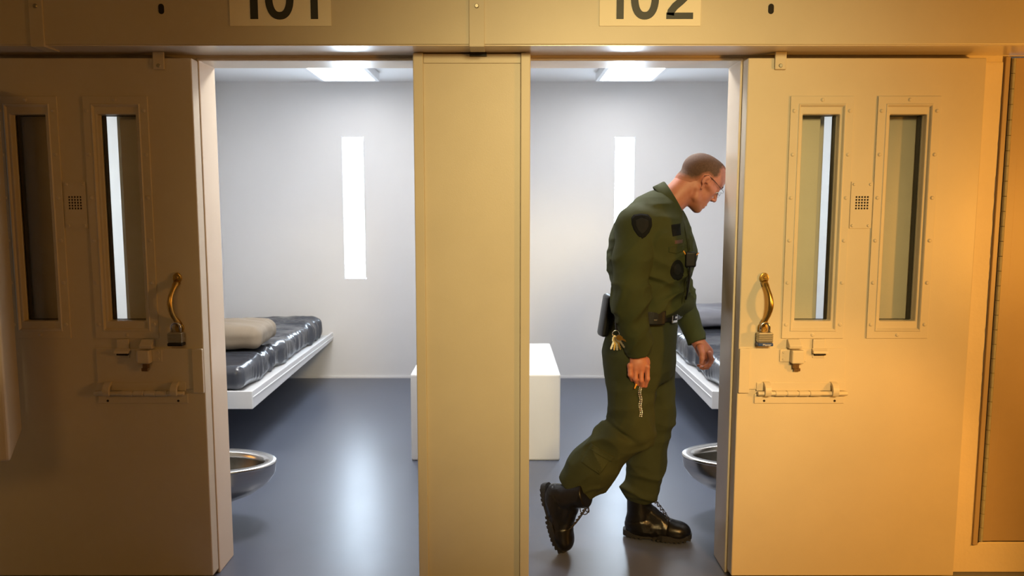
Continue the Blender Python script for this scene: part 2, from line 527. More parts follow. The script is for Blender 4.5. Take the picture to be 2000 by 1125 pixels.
def sliding_door(n, edge, s, side, wins):
    X = lambda u: edge + s * u
    r = empty('door_%d' % n, (X(0.445), YD + 0.03, 0.02))
    struct(r, 'cream steel sliding cell door with twin slit windows, slid open to the %s' % side, 'door')

    def rect(u0, u1, z0, z1):
        a, b = sorted((X(u0), X(u1)))
        return (a, b, z0, z1)
    yb = YD + 0.062
    holes = [rect(a + 0.05, b - 0.05, 1.06, 1.85) for a, b in wins]
    a, b = sorted((X(0), X(0.897)))
    MB().plate(a, b, 0.02, 2.058, YD, yb, holes).build('door_leaf', PAINT, r, bevel=0.004)
    for (u0, u1) in wins:
        z0, z1 = 0.992, 1.917
        o0, o1 = sorted((X(u0), X(u1)))
        m = MB()
        L = lambda i, j, y: (o0 + i, o1 - i, z0 + j, z1 - j, y)
        m.rings([L(0, 0, YD + 0.001), L(0, 0, YD - 0.006), L(0.030, 0.028, YD - 0.006), L(0.033, 0.031, YD - 0.009),
                 L(0.037, 0.035, YD - 0.006), L(0.051, 0.062, YD + 0.026), L(0.051, 0.062, YD + 0.030)])
        fr = m.build('window_frame', PAINT, r, bevel=0.0015)
        MB().box(o0 + 0.049, o1 - 0.049, YD + 0.030, YD + 0.036, z0 + 0.06, z1 - 0.06).build('pane', GLASS, r)
        MB().rings([L(0.0495, 0.0675, YD + 0.037), L(0.053, 0.0685, YD + 0.037), L(0.053, 0.0685, yb + 0.001), L(0.0495, 0.0675, yb + 0.001)], close=True
                   ).build('gasket', BLACK, r)
        base = None
        xm = (o0 + o1) / 2
        pos = [(xm, z1 - 0.014), (xm, z0 + 0.014)]
        for k in range(6):
            zz = z1 - 0.055 - k * (z1 - z0 - 0.11) / 5
            pos += [(o0 + 0.015, zz), (o1 - 0.015, zz)]
        for (px_, pz_) in pos:
            if base is None:
                base = MB().tube([(px_, YD - 0.006, pz_), (px_, YD - 0.0075, pz_), (px_, YD - 0.0095, pz_)], [0.0075, 0.0075, 0.004], 10).build('screw', PAINT, fr)
                p0 = (px_, pz_)
            else:
                repeat(base, fr, (px_ - p0[0], 0, pz_ - p0[1]))
    # speaking grille
    gu = (wins[0][1] + wins[1][0]) / 2
    g0, g1 = sorted((X(gu - 0.041), X(gu + 0.041)))
    gz0, gz1 = 1.420, 1.597
    hl = []
    hc = (X(gu + 0.002), 1.5175)
    for i in range(5):
        for j in range(5):
            cx, cz = hc[0] + (i - 2) * 0.0108, hc[1] + (j - 2) * 0.0108
            hl.append((cx - 0.0034, cx + 0.0034, cz - 0.0034, cz + 0.0034))
    gp = MB().plate(g0, g1, gz0, gz1, YD - 0.005, YD - 0.0005, hl).build('speaking_grille', PAINT, r)
    MB().box(hc[0] - 0.028, hc[0] + 0.028, YD - 0.0015, YD - 0.0002, hc[1] - 0.028, hc[1] + 0.028).build('grille_backing', DARKHOLE, gp)  # dark sheet that paints the shade inside the grille holes
    base = None
    for cx in (g0 + 0.010, g1 - 0.010):
        for cz in (gz0 + 0.010, gz1 - 0.010):
            if base is None:
                base = MB().tube([(cx, YD - 0.005, cz), (cx, YD - 0.008, cz)], [0.006, 0.004], 10).build('screw', PAINT, gp)
                p0 = (cx, cz)
            else:
                repeat(base, gp, (cx - p0[0], 0, cz - p0[1]))
    # hanger tab at the top
    b0, b1 = sorted((X(0.098), X(0.141)))
    hb = MB().box(b0, b1, YD - 0.010, YD - 0.001, 2.014, ZH - 0.001).build('hanger_tab', PAINT, r, bevel=0.003)
    MB().tube([((b0 + b1) / 2, YD - 0.0098, 2.028), ((b0 + b1) / 2, YD - 0.0125, 2.028)], [0.008, 0.006], 12).build('bolt', LOCKSTEEL, hb)
    # pull handle: leaf rosette, bowed grip
    hx = X(0.088)
    path = []
    for k in range(15):
        t = k / 14
        z = 1.213 - 0.165 * t
        y = YD - 0.006 - 0.042 * math.sin(math.pi * min(1, max(0, t * 1.02))) ** 0.8
        path.append((hx + s * 0.014 * math.sin(math.pi * t), y, z))
    rad = [0.013, 0.012, 0.0095, 0.009, 0.0095, 0.010, 0.0105, 0.011, 0.011, 0.0105, 0.010, 0.0095, 0.0095, 0.012, 0.012]
    hn = MB().tube(path, rad, 14).build('pull_handle', BRASS, r, smooth=True)
    for zc, sg in ((1.222, 1), (1.040, -1)):
        pts = []
        for k in range(20):
            t = 2 * math.pi * k / 20
            rr_ = 0.018 + 0.006 * (math.sin(t) * sg)
            pts.append((hx + rr_ * 0.95 * math.cos(t), zc + rr_ * 1.15 * math.sin(t)))
        ro = MB().prism(pts, lambda a, b: (a, YD - 0.009, b), lambda a, b: (a, YD, b)).build('rosette', BRASS, hn, bevel=0.004)
        MB().tube([(hx, YD - 0.009, zc + sg * 0.009), (hx, YD - 0.012, zc + sg * 0.009)], [0.006, 0.004], 10).build('handle_screw', BRASS, hn)
    # food slot: flap, edge tab, hinge leaf, pin, clamps, latch
    a, b = sorted((X(0.030), X(0.418)))
    fl = MB().box(a, b, YD - 0.006, YD - 0.0005, 0.79, 0.953).build('slot_flap', PAINT, r, bevel=0.002)
    a, b = sorted((X(0.001), X(0.043)))
    MB().box(a, b, YD - 0.013, YD - 0.0005, 0.776, 0.952).build('edge_tab', PAINT, r, bevel=0.003)
    a, b = sorted((X(0.072), X(0.420)))
    MB().box(a, b, YD - 0.010, YD - 0.0062, 0.785, 0.818).build('hinge_leaf', PAINT, r, bevel=0.0015)
    a, b = sorted((X(0.066), X(0.420)))
    lo = MB().box(a, b, YD - 0.006, YD - 0.0005, 0.733, 0.772).build('hinge_leaf', PAINT, r, bevel=0.004)
    for u in (0.105, 0.382):
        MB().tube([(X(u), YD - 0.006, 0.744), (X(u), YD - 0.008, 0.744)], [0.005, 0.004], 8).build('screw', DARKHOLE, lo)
    pin = MB().tube([(X(0.074), YD - 0.020, 0.777), (X(0.424), YD - 0.020, 0.777)], 0.0088, 14).build('hinge_pin', PAINT, r, smooth=True, bevel=0.002)
    for u0, u1 in ((0.142, 0.183), (0.188, 0.228), (0.233, 0.272), (0.277, 0.318)):
        MB().tube([(X(u0), YD - 0.020, 0.777), (X(u1), YD - 0.020, 0.777)], 0.0108, 14).build('hinge_knuckle', PAINT, pin, bevel=0.0015)
    for u0, sg in ((0.108, 1), (0.371, 1)):
        m = MB()
        prof = []
        for k in range(11):
            t = math.radians(-35 + 150 * k / 10)
            prof.append((0.036 * math.cos(t), 0.788 + 0.034 * math.sin(t)))
        inner = [(0.022 * math.cos(math.radians(-35 + 150 * k / 10)), 0.788 + 0.021 * math.sin(math.radians(-35 + 150 * k / 10))) for k in range(10, -1, -1)]
        pts = prof + inner
        a, b = X(u0 - 0.010), X(u0 + 0.014)
        m.prism(pts, lambda d, z: (a, YD - 0.004 - max(d, -0.002), z), lambda d, z: (b, YD - 0.004 - max(d, -0.002), z))
        m.build('pin_clamp', PAINT, r, bevel=0.002)
    a, b = sorted((X(0.158), X(0.262)))
    lp = MB().box(a, b, YD - 0.011, YD - 0.0062, 0.900, 0.949).build('latch_plate', PAINT, r, bevel=0.003)
    for u in (0.172, 0.250):
        for z in (0.912, 0.938):
            MB().tube([(X(u), YD - 0.0108, z), (X(u), YD - 0.0135, z)], [0.0055, 0.004], 8).build('screw', PAINT, lp)
    a, b = sorted((X(0.196), X(0.244)))
    MB().box(a, b, YD - 0.040, YD - 0.011, 0.898, 0.950).build('latch_body', PAINT, r, bevel=0.005)
    a, b = sorted((X(0.186), X(0.236)))
    c = MB()
    c.prism([(0, 0.955), (-0.030, 0.955), (-0.034, 0.968), (-0.010, 0.990), (0, 0.990)],
            lambda d, z: (a, YD - 0.001 + d, z), lambda d, z: (b, YD - 0.001 + d, z))
    c.build('latch_keeper', PAINT, r, bevel=0.003)
    k = MB().box(X(0.206), X(0.228), YD - 0.030, YD - 0.016, 0.878, 0.899)
    k.box(X(0.212), X(0.235), YD - 0.026, YD - 0.020, 0.866, 0.879)
    k.build('latch_tongue', mat('worn_bare_metal', (0.30, 0.18, 0.08), 0.4, metal=0.8, var=0.4, vscale=90), r, bevel=0.002)
    a, b = sorted((X(0.286), X(0.334)))
    cl = MB().box(a, b, YD - 0.010, YD - 0.0005, 0.915, 0.990)
    cl.build('clip_plate', PAINT, r, bevel=0.003)
    MB().prism([(-0.010, 0.955), (-0.026, 0.945), (-0.030, 0.936), (-0.012, 0.936)],
               lambda d, z: (a - 0.004, YD + d, z), lambda d, z: (b + 0.006, YD + d, z)).build('clip_hook', PAINT, r, bevel=0.002)
    MB().box(a + 0.004, b - 0.002, YD - 0.022, YD - 0.009, 0.928, 0.9345).build('clip_shade', DARKHOLE, r)  # dark strip painted as the shade under the clip hook
    return r, X


sliding_door(1, -1.176, -1, 'left', [(0.170, 0.415), (0.512, 0.745)])
sliding_door(2, 0.916, 1, 'right', [(0.164, 0.404), (0.494, 0.733)])


def padlock(x, z, tilt, label, writing):
    """laminated body hanging by its shackle round the foot of a pull handle; z is the bottom"""
    r = empty('padlock', (x, YD - 0.028, z))
    tag(r, label, 'padlock', 'padlocks on the door handles')
    y0, y1 = YD - 0.044, YD - 0.012
    W2 = 0.0275
    b = MB().box(x - W2, x + W2, y0, y1, z + 0.012, z + 0.053).build('lock_body', LOCKSTEEL, r, bevel=0.004)
    for k in range(4):
        MB().box(x - W2 - 0.0006, x + W2 + 0.0006, y0 - 0.0006, y1 + 0.0006, z + 0.019 + 0.008 * k, z + 0.0245 + 0.008 * k).build('laminate', LOCKSTEEL, b, bevel=0.001)
    bp = MB().box(x - W2 - 0.0015, x + W2 + 0.0015, y0 - 0.002, y1 + 0.002, z, z + 0.0125).build('bumper', BLUEPLASTIC if writing else BLACK, r, bevel=0.003)
    path = []
    for k in range(13):
        t = math.pi * k / 12
        path.append((x + 0.017 * math.cos(t), (y0 + y1) / 2, z + 0.072 + 0.017 * math.sin(t)))
    path = [(x + 0.017, (y0 + y1) / 2, z + 0.050)] + path + [(x - 0.017, (y0 + y1) / 2, z + 0.050)]
    MB().tube(path, 0.0045, 10).build('shackle', CHROME, r, smooth=True)
    if writing:
        vs, fs = text_mesh('Master', 0.0115)
        MB().add([(x + 0.004 + v[0], y0 - 0.0024, z + 0.0025 + v[1]) for v in vs], fs).build('lettering', WHITEPRINT, bp, recalc=False)
    return r


padlock(1.006, 0.968, 0, 'steel padlock with blue base hanging on brass handle of right door', True)
padlock(-1.268, 0.968, 0, 'steel padlock with dark base hanging on brass handle of left door', False)

# ------------------------------------------------------------------ number signs
def stroke(path, wd, y, closed=False):
    P = [Vector((p[0], p[1])) for p in path]
    n = len(P)
    L, R = [], []
    for i in range(n):
        if closed:
            d = P[(i + 1) % n] - P[i - 1]
        else:
            d = P[min(i + 1, n - 1)] - P[max(i - 1, 0)]
        d.normalize()
        nn = Vector((-d.y, d.x)) * wd / 2
        L.append(P[i] + nn)
        R.append(P[i] - nn)
    vs = [(p.x, y, p.y) for p in L] + [(p.x, y, p.y) for p in R] + [(p.x, y + 0.0012, p.y) for p in L] + [(p.x, y + 0.0012, p.y) for p in R]
    fs = []
    for i in range(n if closed else n - 1):
        j = (i + 1) % n
        fs += [(i, j, n + j, n + i), (2 * n + i, 3 * n + i, 3 * n + j, 2 * n + j), (i, 2 * n + i, 2 * n + j, j), (n + i, n + j, 3 * n + j, 3 * n + i)]
    if not closed:
        fs += [(0, n, 3 * n, 2 * n), (n - 1, 3 * n - 1, 4 * n - 1, 2 * n - 1)]
    return vs, fs


def number_sign(x0, x1, digits, label):
    yf = 2.8065
    z0, z1 = 2.148, 2.385
    r = empty('number_sign', ((x0 + x1) / 2, 2.808, z0))
    tag(r, label, 'sign', 'cell number signs')
    MB().box(x0, x1, yf, 2.8098, z0, z1).build('sign_card', SIGN, r, bevel=0.0005)
    zb, zt = 2.172, 2.332
    y = yf - 0.0014
    for (ch, a, b) in digits:
        sw = 0.0265
        if ch == '1':
            vs, fs = stroke([((a + b) / 2, zb), ((a + b) / 2, zt)], b - a, y)
            v2, f2 = stroke([((a + b) / 2, zt - 0.006), ((a + b) / 2 - 0.02, zt - 0.024), ((a + b) / 2 - 0.038, zt - 0.034)], 0.016, y)
            m = MB().add(vs, fs).add(v2, f2)
        elif ch == '0':
            pts = []
            for k in range(48):
                t = 2 * math.pi * k / 48
                ex = 0.86
                cx, sx_ = math.cos(t), math.sin(t)
                pts.append(((a + b) / 2 + ((b - a) / 2 - sw / 2) * math.copysign(abs(cx) ** ex, cx),
                            (zb + zt) / 2 - 0.001 + ((zt - zb) / 2 + 0.001 - sw / 2) * math.copysign(abs(sx_) ** ex, sx_)))
            vs, fs = stroke(pts, sw, y, True)
            m = MB().add(vs, fs)
        else:
            rr_ = (b - a) / 2 - sw / 2
            cx, cz = (a + b) / 2, zt - sw / 2 - rr_
            pts = [(cx + rr_ * math.cos(math.radians(t)), cz + rr_ * math.sin(math.radians(t))) for t in range(170, -31, -10)]
            pts += [(cx + rr_ * 0.62, cz - rr_ * 0.95), (cx + rr_ * 0.1, cz - rr_ * 1.45), (cx - rr_ * 0.5, cz - rr_ * 1.95),
                    (a + sw * 0.62, zb + sw * 1.0), (a + sw * 0.55, zb + sw * 0.5)]
            vs, fs = stroke(pts, sw, y)
            v2, f2 = stroke([(a, zb + sw * 0.42), (b, zb + sw * 0.42)], sw * 0.84, y)
            m = MB().add(vs, fs).add(v2, f2)
        m.build('digit', INK, r)


number_sign(-0.985, -0.622, [('1', -0.911, -0.883), ('0', -0.857, -0.754), ('1', -0.694, -0.668)],
            'ivory cell number sign 101 on header above left doorway')
number_sign(0.341, 0.704, [('1', 0.402, 0.428), ('0', 0.453, 0.554), ('2', 0.581, 0.677)],
            'ivory cell number sign 102 on header above right doorway')

# ------------------------------------------------------------------ closet door at far right
d3 = empty('door_3', (2.3, 2.98, 0.13))
struct(d3, 'cream steel closet door with long piano hinge at the far right', 'door')
MB().box(1.922, 1.942, 2.979, 2.996, 0.122, 2.074).build('hinge_jamb', TANPAINT, d3, bevel=0.002)
MB().box(1.958, 2.74, 2.978, 3.03, 0.140, 2.070).build('door_leaf', TANPAINT, d3, bevel=0.003)
MB().box(1.958, 1.990, 2.9745, 2.9785, 0.142, 2.068).build('hinge_leaf', TANPAINT, d3, bevel=0.001)
kn = None
KN = mat('greenish_worn_hinge', (0.42, 0.42, 0.33), 0.4, var=0.2, vscale=60)
for k in range(33):
    z = 0.142 + k * 0.0584
    if kn is None:
        kn = MB().tube([(1.950, 2.976, z), (1.950, 2.976, z + 0.0565)], 0.0075, 10).build('hinge_knuckle', KN, d3)
        z00 = z
    else:
        repeat(kn, d3, (0, 0, z - z00))
MB().box(1.9405, 1.9445, 2.980, 3.06, 0.13, 2.07).build('gap_shade', DARKHOLE, d3)  # dark strip in place of the shade in the hinge gap

# ragged masonry edge beside it
rg = random.Random(4)
zz = 0.12
m = MB()
pts = [(1.84, 0.02)]
while zz < 2.05:
    pts.append((1.917 + rg.uniform(-0.0015, 0.0025), zz))
    zz += rg.uniform(0.012, 0.035)
pts += [(1.917, 2.055), (1.84, 2.055)]
m.prism(pts, lambda a, b: (a, 2.9872, b), lambda a, b: (a, 2.991, b))
struct(m.build('trim_3', MASONRY), 'ragged paint edge along masonry strip left of the closet door', 'trim')

# ------------------------------------------------------------------ control box at the left edge
cb = empty('control_box', (-1.95, 2.6, 0.64))
tag(cb, 'cream steel control box jutting in at the far left edge', 'control box')
d_ = Vector((-0.21, 0.40)).normalized()
nrm = Vector((-d_.y, d_.x))
fr_ = Vector((-1.678, 2.50))


def plan(a, b, z):
    p = fr_ + nrm * a + d_ * b
    return (p.x, p.y, z)


m = MB()
m.prism([(0, 0), (0, 0.40), (0.58, 0.40), (0.58, 0)], lambda a, b: plan(a, b, 0.64), lambda a, b: plan(a, b, 1.95))
m.build('box_body', PAINT, cb, bevel=0.012, seg=3)
m = MB()
m.prism([(0.035, -0.02), (0.035, 0.001), (0.14, 0.001), (0.14, -0.02)], lambda a, b: plan(a, b, 0.735), lambda a, b: plan(a, b, 0.865))
m.build('latch_block', PAINT, cb, bevel=0.004)
m = MB()
m.prism([(0.30, 0.2), (0.30, 0.24), (1.2, 0.24), (1.2, 0.2)], lambda a, b: plan(a, b, 1.2), lambda a, b: plan(a, b, 1.24))
m.build('mounting_arm', PAINT, cb)


# ------------------------------------------------------------------ cell furniture
def vnoise(P, f, seed):
    """trilinear value noise in 0..1; P (N,3), f scalar or 3"""
    q = P * np.asarray(f, dtype=np.float64) + seed * 17.31 + 1000.0
    i = np.floor(q).astype(np.int64)
    t = q - i
    t = t * t * (3 - 2 * t)

    def hsh(a, b, c):
        h = (a * 374761393 + b * 668265263 + c * 2147483647 + seed * 974711) & 0x7fffffff
        h = ((h ^ (h >> 13)) * 1274126177) & 0x7fffffff
        h = (h ^ (h >> 16)) & 0xffff
        return h / 65535.0
    r = 0
    for dx in (0, 1):
        for dy in (0, 1):
            for dz in (0, 1):
                wgt = (t[:, 0] if dx else 1 - t[:, 0]) * (t[:, 1] if dy else 1 - t[:, 1]) * (t[:, 2] if dz else 1 - t[:, 2])
                r = r + wgt * hsh(i[:, 0] + dx, i[:, 1] + dy, i[:, 2] + dz)
    return r


def ridge(n):
    return 1 - np.abs(2 * n - 1)


def soft_slab(lo, hi, nx, ny, nz, power, disp):
    """closed rounded slab (superellipsoid) on a box grid; disp(P, unit) -> offset along unit"""
    lo, hi = np.array(lo), np.array(hi)
    c, hsz = (lo + hi) / 2, (hi - lo) / 2
    vs, fs, idx = [], [], {}

    def vert(i, j, k):
        key = (i, j, k)
        if key not in idx:
            idx[key] = len(vs)
            vs.append((2 * i / nx - 1, 2 * j / ny - 1, 2 * k / nz - 1))
        return idx[key]
    for i in range(nx):
        for j in range(ny):
            for k in (0, nz):
                fs.append((vert(i, j, k), vert(i + 1, j, k), vert(i + 1, j + 1, k), vert(i, j + 1, k)))
    for i in range(nx):
        for k in range(nz):
            for j in (0, ny):
                fs.append((vert(i, j, k), vert(i + 1, j, k), vert(i + 1, j, k + 1), vert(i, j, k + 1)))
    for j in range(ny):
        for k in range(nz):
            for i in (0, nx):
                fs.append((vert(i, j, k), vert(i, j + 1, k), vert(i, j + 1, k + 1), vert(i, j, k + 1)))
    U = np.array(vs)
    # round in absolute space so that edge radius is even
    R = power
    A = U * hsz
    inner = np.clip(A, -(hsz - R), hsz - R)
    D = A - inner
    ln = np.linalg.norm(D, axis=1, keepdims=True)
    mxd = np.abs(D).max(1, keepdims=True)
    Dn = np.where(ln > 1e-9, D / np.maximum(ln, 1e-9), 0)
    A2 = inner + Dn * np.minimum(mxd, R)
    P = A2 + c
    unit = np.where(ln > 1e-9, Dn, 0)
    P = P + unit * disp(P, unit)[:, None]
    return P, fs


def bunk(s, label):
    """s=+1 left cell; s=-1 mirrored into right cell"""
    Xm = (lambda x: x) if s > 0 else mx
    r = empty('bunk_bed', (Xm(-1.95), 5.5, 0.30))
    tag(r, label, 'bunk', 'wall-mounted bunks')
    x_out = -1.505
    m = MB()
    y0, y1 = 4.43, YB - 0.003
    # deep front plate
    m.box(Xm(XL + 0.002), Xm(x_out), y0, y0 + 0.02, 0.300, 0.408)
    m.build('end_plate', WHITE_STEEL, r, bevel=0.003)
    m = MB()
    vs = []
    for (y, zb) in ((y0 + 0.02, 0.300), (y1, 0.345)):
        for x in (x_out - 0.02, x_out):
            for z in (zb, 0.408):
                vs.append((Xm(x), y, z))
    m.add(vs, [(0, 1, 3, 2), (4, 6, 7, 5), (0, 4, 5, 1), (2, 3, 7, 6), (0, 2, 6, 4), (1, 5, 7, 3)])
    m.build('side_rail', WHITE_STEEL, r, bevel=0.003)
    MB().box(Xm(x_out - 0.003), Xm(x_out + 0.004), y0 + 0.01, y1, 0.365, 0.372).build('rail_bead', WHITE_STEEL, r, bevel=0.001)
    MB().box(Xm(XL + 0.002), Xm(x_out - 0.02), y0 + 0.02, y1, 0.372, 0.385).build('tray', WHITE_STEEL, r)
    MB().box(Xm(XL + 0.002), Xm(XL + 0.03), y0 + 0.02, y1, 0.25, 0.372).build('wall_rail', WHITE_STEEL, r)


def mattress(s, label):
    Xm = (lambda x: x) if s > 0 else mx

    def disp(P, U):
        # crinkles run across the long edge, strongest in the middle of the bed
        along = P[:, 1]
        side = np.clip((P[:, 0] + 2.30) / 0.6, 0, 1)
        amp = 0.026 * np.clip((along - 4.62) / 0.25, 0, 1) * (0.35 + 0.65 * side)
        q = P.copy()
        q[:, 1] += 0.05 * (vnoise(P, 5, 3) - 0.5) + 0.16 * (P[:, 0] + 1.9)
        n1 = ridge(vnoise(q, (1.6, 9.0, 3.0), 5)) ** 2
        n2 = ridge(vnoise(q, (4.5, 24.0, 7.0), 9)) ** 2
        n3 = vnoise(P, (3, 3, 3), 2) - 0.5
        return amp * (n1 + 0.5 * n2) + 0.022 * n3 - 0.012
    P, fs = soft_slab((-2.43, 4.475, 0.386), (-1.575, 6.50, 0.555), 70, 170, 12, 0.06, disp)
    P[:, 2] = np.maximum(P[:, 2], 0.3865)
    P[:, 0] = np.clip(P[:, 0], XL + 0.004, -1.530)
    P[:, 1] = np.clip(P[:, 1], 4.453, YB - 0.006)
    if s < 0:
        P[:, 0] = 2 * CEN - P[:, 0]
    o = MB().add(P.tolist(), fs).build('mattress', VINYL, smooth=True)
    tag(o, label, 'mattress', 'vinyl mattresses on the bunks')
    m2 = MB()
    P2, f2 = P, fs
    path = [(Xm(-1.556 + 0.006 * math.sin(t * 9)), 4.50 + 1.95 * t, 0.470 + 0.006 * math.sin(t * 23)) for t in np.linspace(0, 1, 40)]


bunk(1, 'white steel bunk shelf on the left wall of cell 101')
bunk(-1, 'white steel bunk shelf on the right wall of cell 102')
mattress(1, 'crinkled glossy slate mattress on bunk under the tan pillow')
mattress(-1, 'crinkled glossy slate mattress on bunk behind the officer')


def pillow(lo, hi, m, label, name, yaw=0.0):
    def disp(P, U):
        return 0.016 * (vnoise(P, (6, 9, 6), 4) - 0.5) + 0.012 * ridge(vnoise(P, (5, 14, 6), 8)) ** 2
    P, fs = soft_slab(lo, hi, 40, 36, 12, (hi[2] - lo[2]) / 2 * 0.7, disp)
    c = P.mean(0)
    # thinner towards the rims
    u = (P[:, 0] - c[0]) / (hi[0] - lo[0]) * 2
    v = (P[:, 1] - c[1]) / (hi[1] - lo[1]) * 2
    P[:, 2] = lo[2] + (P[:, 2] - lo[2]) * (1 - 0.15 * np.clip(np.maximum(u ** 4, v ** 4), 0, 1))
    if yaw:
        ca, sa = math.cos(yaw), math.sin(yaw)
        x, y = P[:, 0] - c[0], P[:, 1] - c[1]
        P[:, 0], P[:, 1] = c[0] + ca * x - sa * y, c[1] + sa * x + ca * y
    o = MB().add(P.tolist(), fs).build(name, m, smooth=True)
    tag(o, label, 'pillow')


pillow((-2.40, 4.80, 0.590), (-1.60, 5.28, 0.735), TAN, 'tan cotton pillow lying on the left bunk mattress', 'pillow', 0.05)
pillow((mx(-1.72), 5.75, 0.590), (mx(-2.38), 6.35, 0.70), GREYCLOTH, 'grey vinyl pillow at the far end of right bunk', 'pillow')


def stool(x0, x1, label):
    m = MB().box(x0, x1, 4.376, 5.40, 0, 0.525)
    o = m.build('concrete_bench', BLOCK, bevel=0.012, seg=3)
    tag(o, label, 'bench', 'concrete benches against the partition')


stool(-0.553, CEN - 0.0705, 'white concrete bench block at left side of the cream pillar')
stool(CEN + 0.0705, 0.331, 'white concrete bench block right of pillar, behind the officer')


def toilet(s, y, zr, xtip, label):
    Xs = s
    r = empty('steel_toilet', (xtip - s * 0.30, y, 0))
    tag(r, label, 'toilet', 'stainless steel toilets')
    L, Wd = 0.27, 0.185
    cx = xtip - s * L
    n = 48

    def egg(t, k, z):
        # egg outline with its tip towards +s
        c_, s_ = math.cos(t), math.sin(t)
        lx = L * k[0] if c_ > 0 else L * 0.8 * k[0]
        return (cx + s * (lx * c_ + k[2]), y + Wd * k[1] * s_ * (1 - 0.12 * max(c_, 0)), z)
    prof = [((0.99, 0.97, 0.0), zr - 0.014), ((0.97, 0.95, 0.0), zr - 0.06), ((0.88, 0.88, -0.010), zr - 0.11), ((0.70, 0.72, -0.030), zr - 0.155),
            ((0.48, 0.52, -0.060), zr - 0.19), ((0.30, 0.36, -0.09), zr - 0.21), ((0.02, 0.02, -0.09), zr - 0.212)]
    vs, fs = [], []
    for k, z in prof:
        vs += [egg(2 * math.pi * i / n, k, z) for i in range(n)]
    for j in range(len(prof) - 1):
        for i in range(n):
            fs.append((j * n + i, j * n + (i + 1) % n, (j + 1) * n + (i + 1) % n, (j + 1) * n + i))
    MB().add(vs, fs).build('bowl', STEEL, r, smooth=True)
    prof = [((0.98, 0.96, 0.0), zr - 0.016), ((1.0, 1.0, 0.0), zr - 0.010), ((1.0, 1.0, 0.0), zr - 0.004), ((0.985, 0.975, 0.0), zr),
            ((0.84, 0.77, 0.0), zr - 0.001), ((0.80, 0.72, 0.0), zr - 0.008), ((0.79, 0.71, 0.0), zr - 0.03)]
    vs, fs = [], []
    for k, z in prof:
        vs += [egg(2 * math.pi * i / n, k, z) for i in range(n)]
    for j in range(len(prof) - 1):
        for i in range(n):
            fs.append((j * n + i, j * n + (i + 1) % n, (j + 1) * n + (i + 1) % n, (j + 1) * n + i))
    MB().add(vs, fs).build('rim', STEEL, r, smooth=True, bevel=0)
    prof = [((0.79, 0.71, 0.0), zr - 0.03), ((0.72, 0.66, -0.005), zr - 0.09), ((0.5, 0.46, -0.03), zr - 0.15), ((0.28, 0.28, -0.05), zr - 0.17), ((0.01, 0.01, -0.05), zr - 0.172)]
    vs, fs = [], []
    for k, z in prof:
        vs += [egg(2 * math.pi * i / n, k, z) for i in range(n)]
    for j in range(len(prof) - 1):
        for i in range(n):
            fs.append((j * n + i, j * n + (i + 1) % n, (j + 1) * n + (i + 1) % n, (j + 1) * n + i))
    MB().add(vs, fs).build('basin', mat('dark_steel_basin', (0.16, 0.145, 0.12), 0.35, metal=0.9, var=0.4, vscale=20), r, smooth=True)  # darker, mottled steel inside the bowl
    xb0 = cx - s * 0.17
    a, b = sorted((xb0, XL + 0.001 if s > 0 else XR - 0.001))
    MB().box(a, b, YW1 + 0.03, y + 0.25, 0, 0.90).build('cabinet', STEEL, r, bevel=0.01)
    xs_ = (a + b) / 2
    sk = MB().lathe([(0.135, 0.0), (0.13, 0.006), (0.11, 0.004), (0.10, -0.02)], (xs_, y, 0.902), 28).build('sink_ring', STEEL, r, smooth=True)
    MB().tube([(xs_, y + 0.17, 0.90), (xs_, y + 0.17, 0.99), (xs_, y + 0.13, 1.02), (xs_, y + 0.08, 1.01)], 0.012, 10).build('spout', STEEL, r, smooth=True)


toilet(1, 3.46, 0.315, -1.075, 'stainless steel toilet jutting in from left of cell 101 doorway')
toilet(-1, 3.53, 0.325, 0.853, 'stainless steel toilet jutting in at right of the officer')

PANEL = emit_mat('lit_acrylic_diffuser', (1.0, 0.98, 0.96), PANEL_POWER)


def ceiling_light(x0, x1, label):
    y0, y1 = 3.55, 6.16
    r = empty('ceiling_light', ((x0 + x1) / 2, (y0 + y1) / 2, 2.49))
    tag(r, label, 'light', 'cell ceiling lights')
    MB().plate(x0, x1, 0, 1, 0, 1, []) if False else None
    m = MB()
    z0 = 2.495
    b = 0.03
    for (a0, a1, c0, c1) in ((x0, x1, y0, y0 + b), (x0, x1, y1 - b, y1), (x0, x0 + b, y0 + b, y1 - b), (x1 - b, x1, y0 + b, y1 - b)):
        m.box(a0, a1, c0, c1, z0, ZC - 0.001)
    m.build('light_frame', WHITE_STEEL, r)
    MB().box(x0 + b, x1 - b, y0 + b, y1 - b, z0 + 0.006, ZC - 0.001).build('diffuser', PANEL, r)


ceiling_light(-1.455, -0.99, 'glowing ceiling light in the left cell')
ceiling_light(mx(-0.99), mx(-1.455) , 'glowing ceiling light in the right cell')
# ------------------------------------------------------------------ the officer
def at(px, py, Y):
    """point of the standing figure read at its own depth Y (metres)"""
    u, v = (px - 985.0) / FPX, (562.5 - py) / FPX
    dy = math.cos(PITCH) + v * math.sin(PITCH)
    dz = -math.sin(PITCH) + v * math.cos(PITCH)
    t = Y / dy
    return np.array((u * t, Y, CAM_Z + dz * t))


def smin(a, b, k):
    h = np.clip(0.5 + 0.5 * (b - a) / k, 0, 1)
    return b + (a - b) * h - k * h * (1 - h)


def smax(a, b, k):
    return -smin(-a, -b, k)


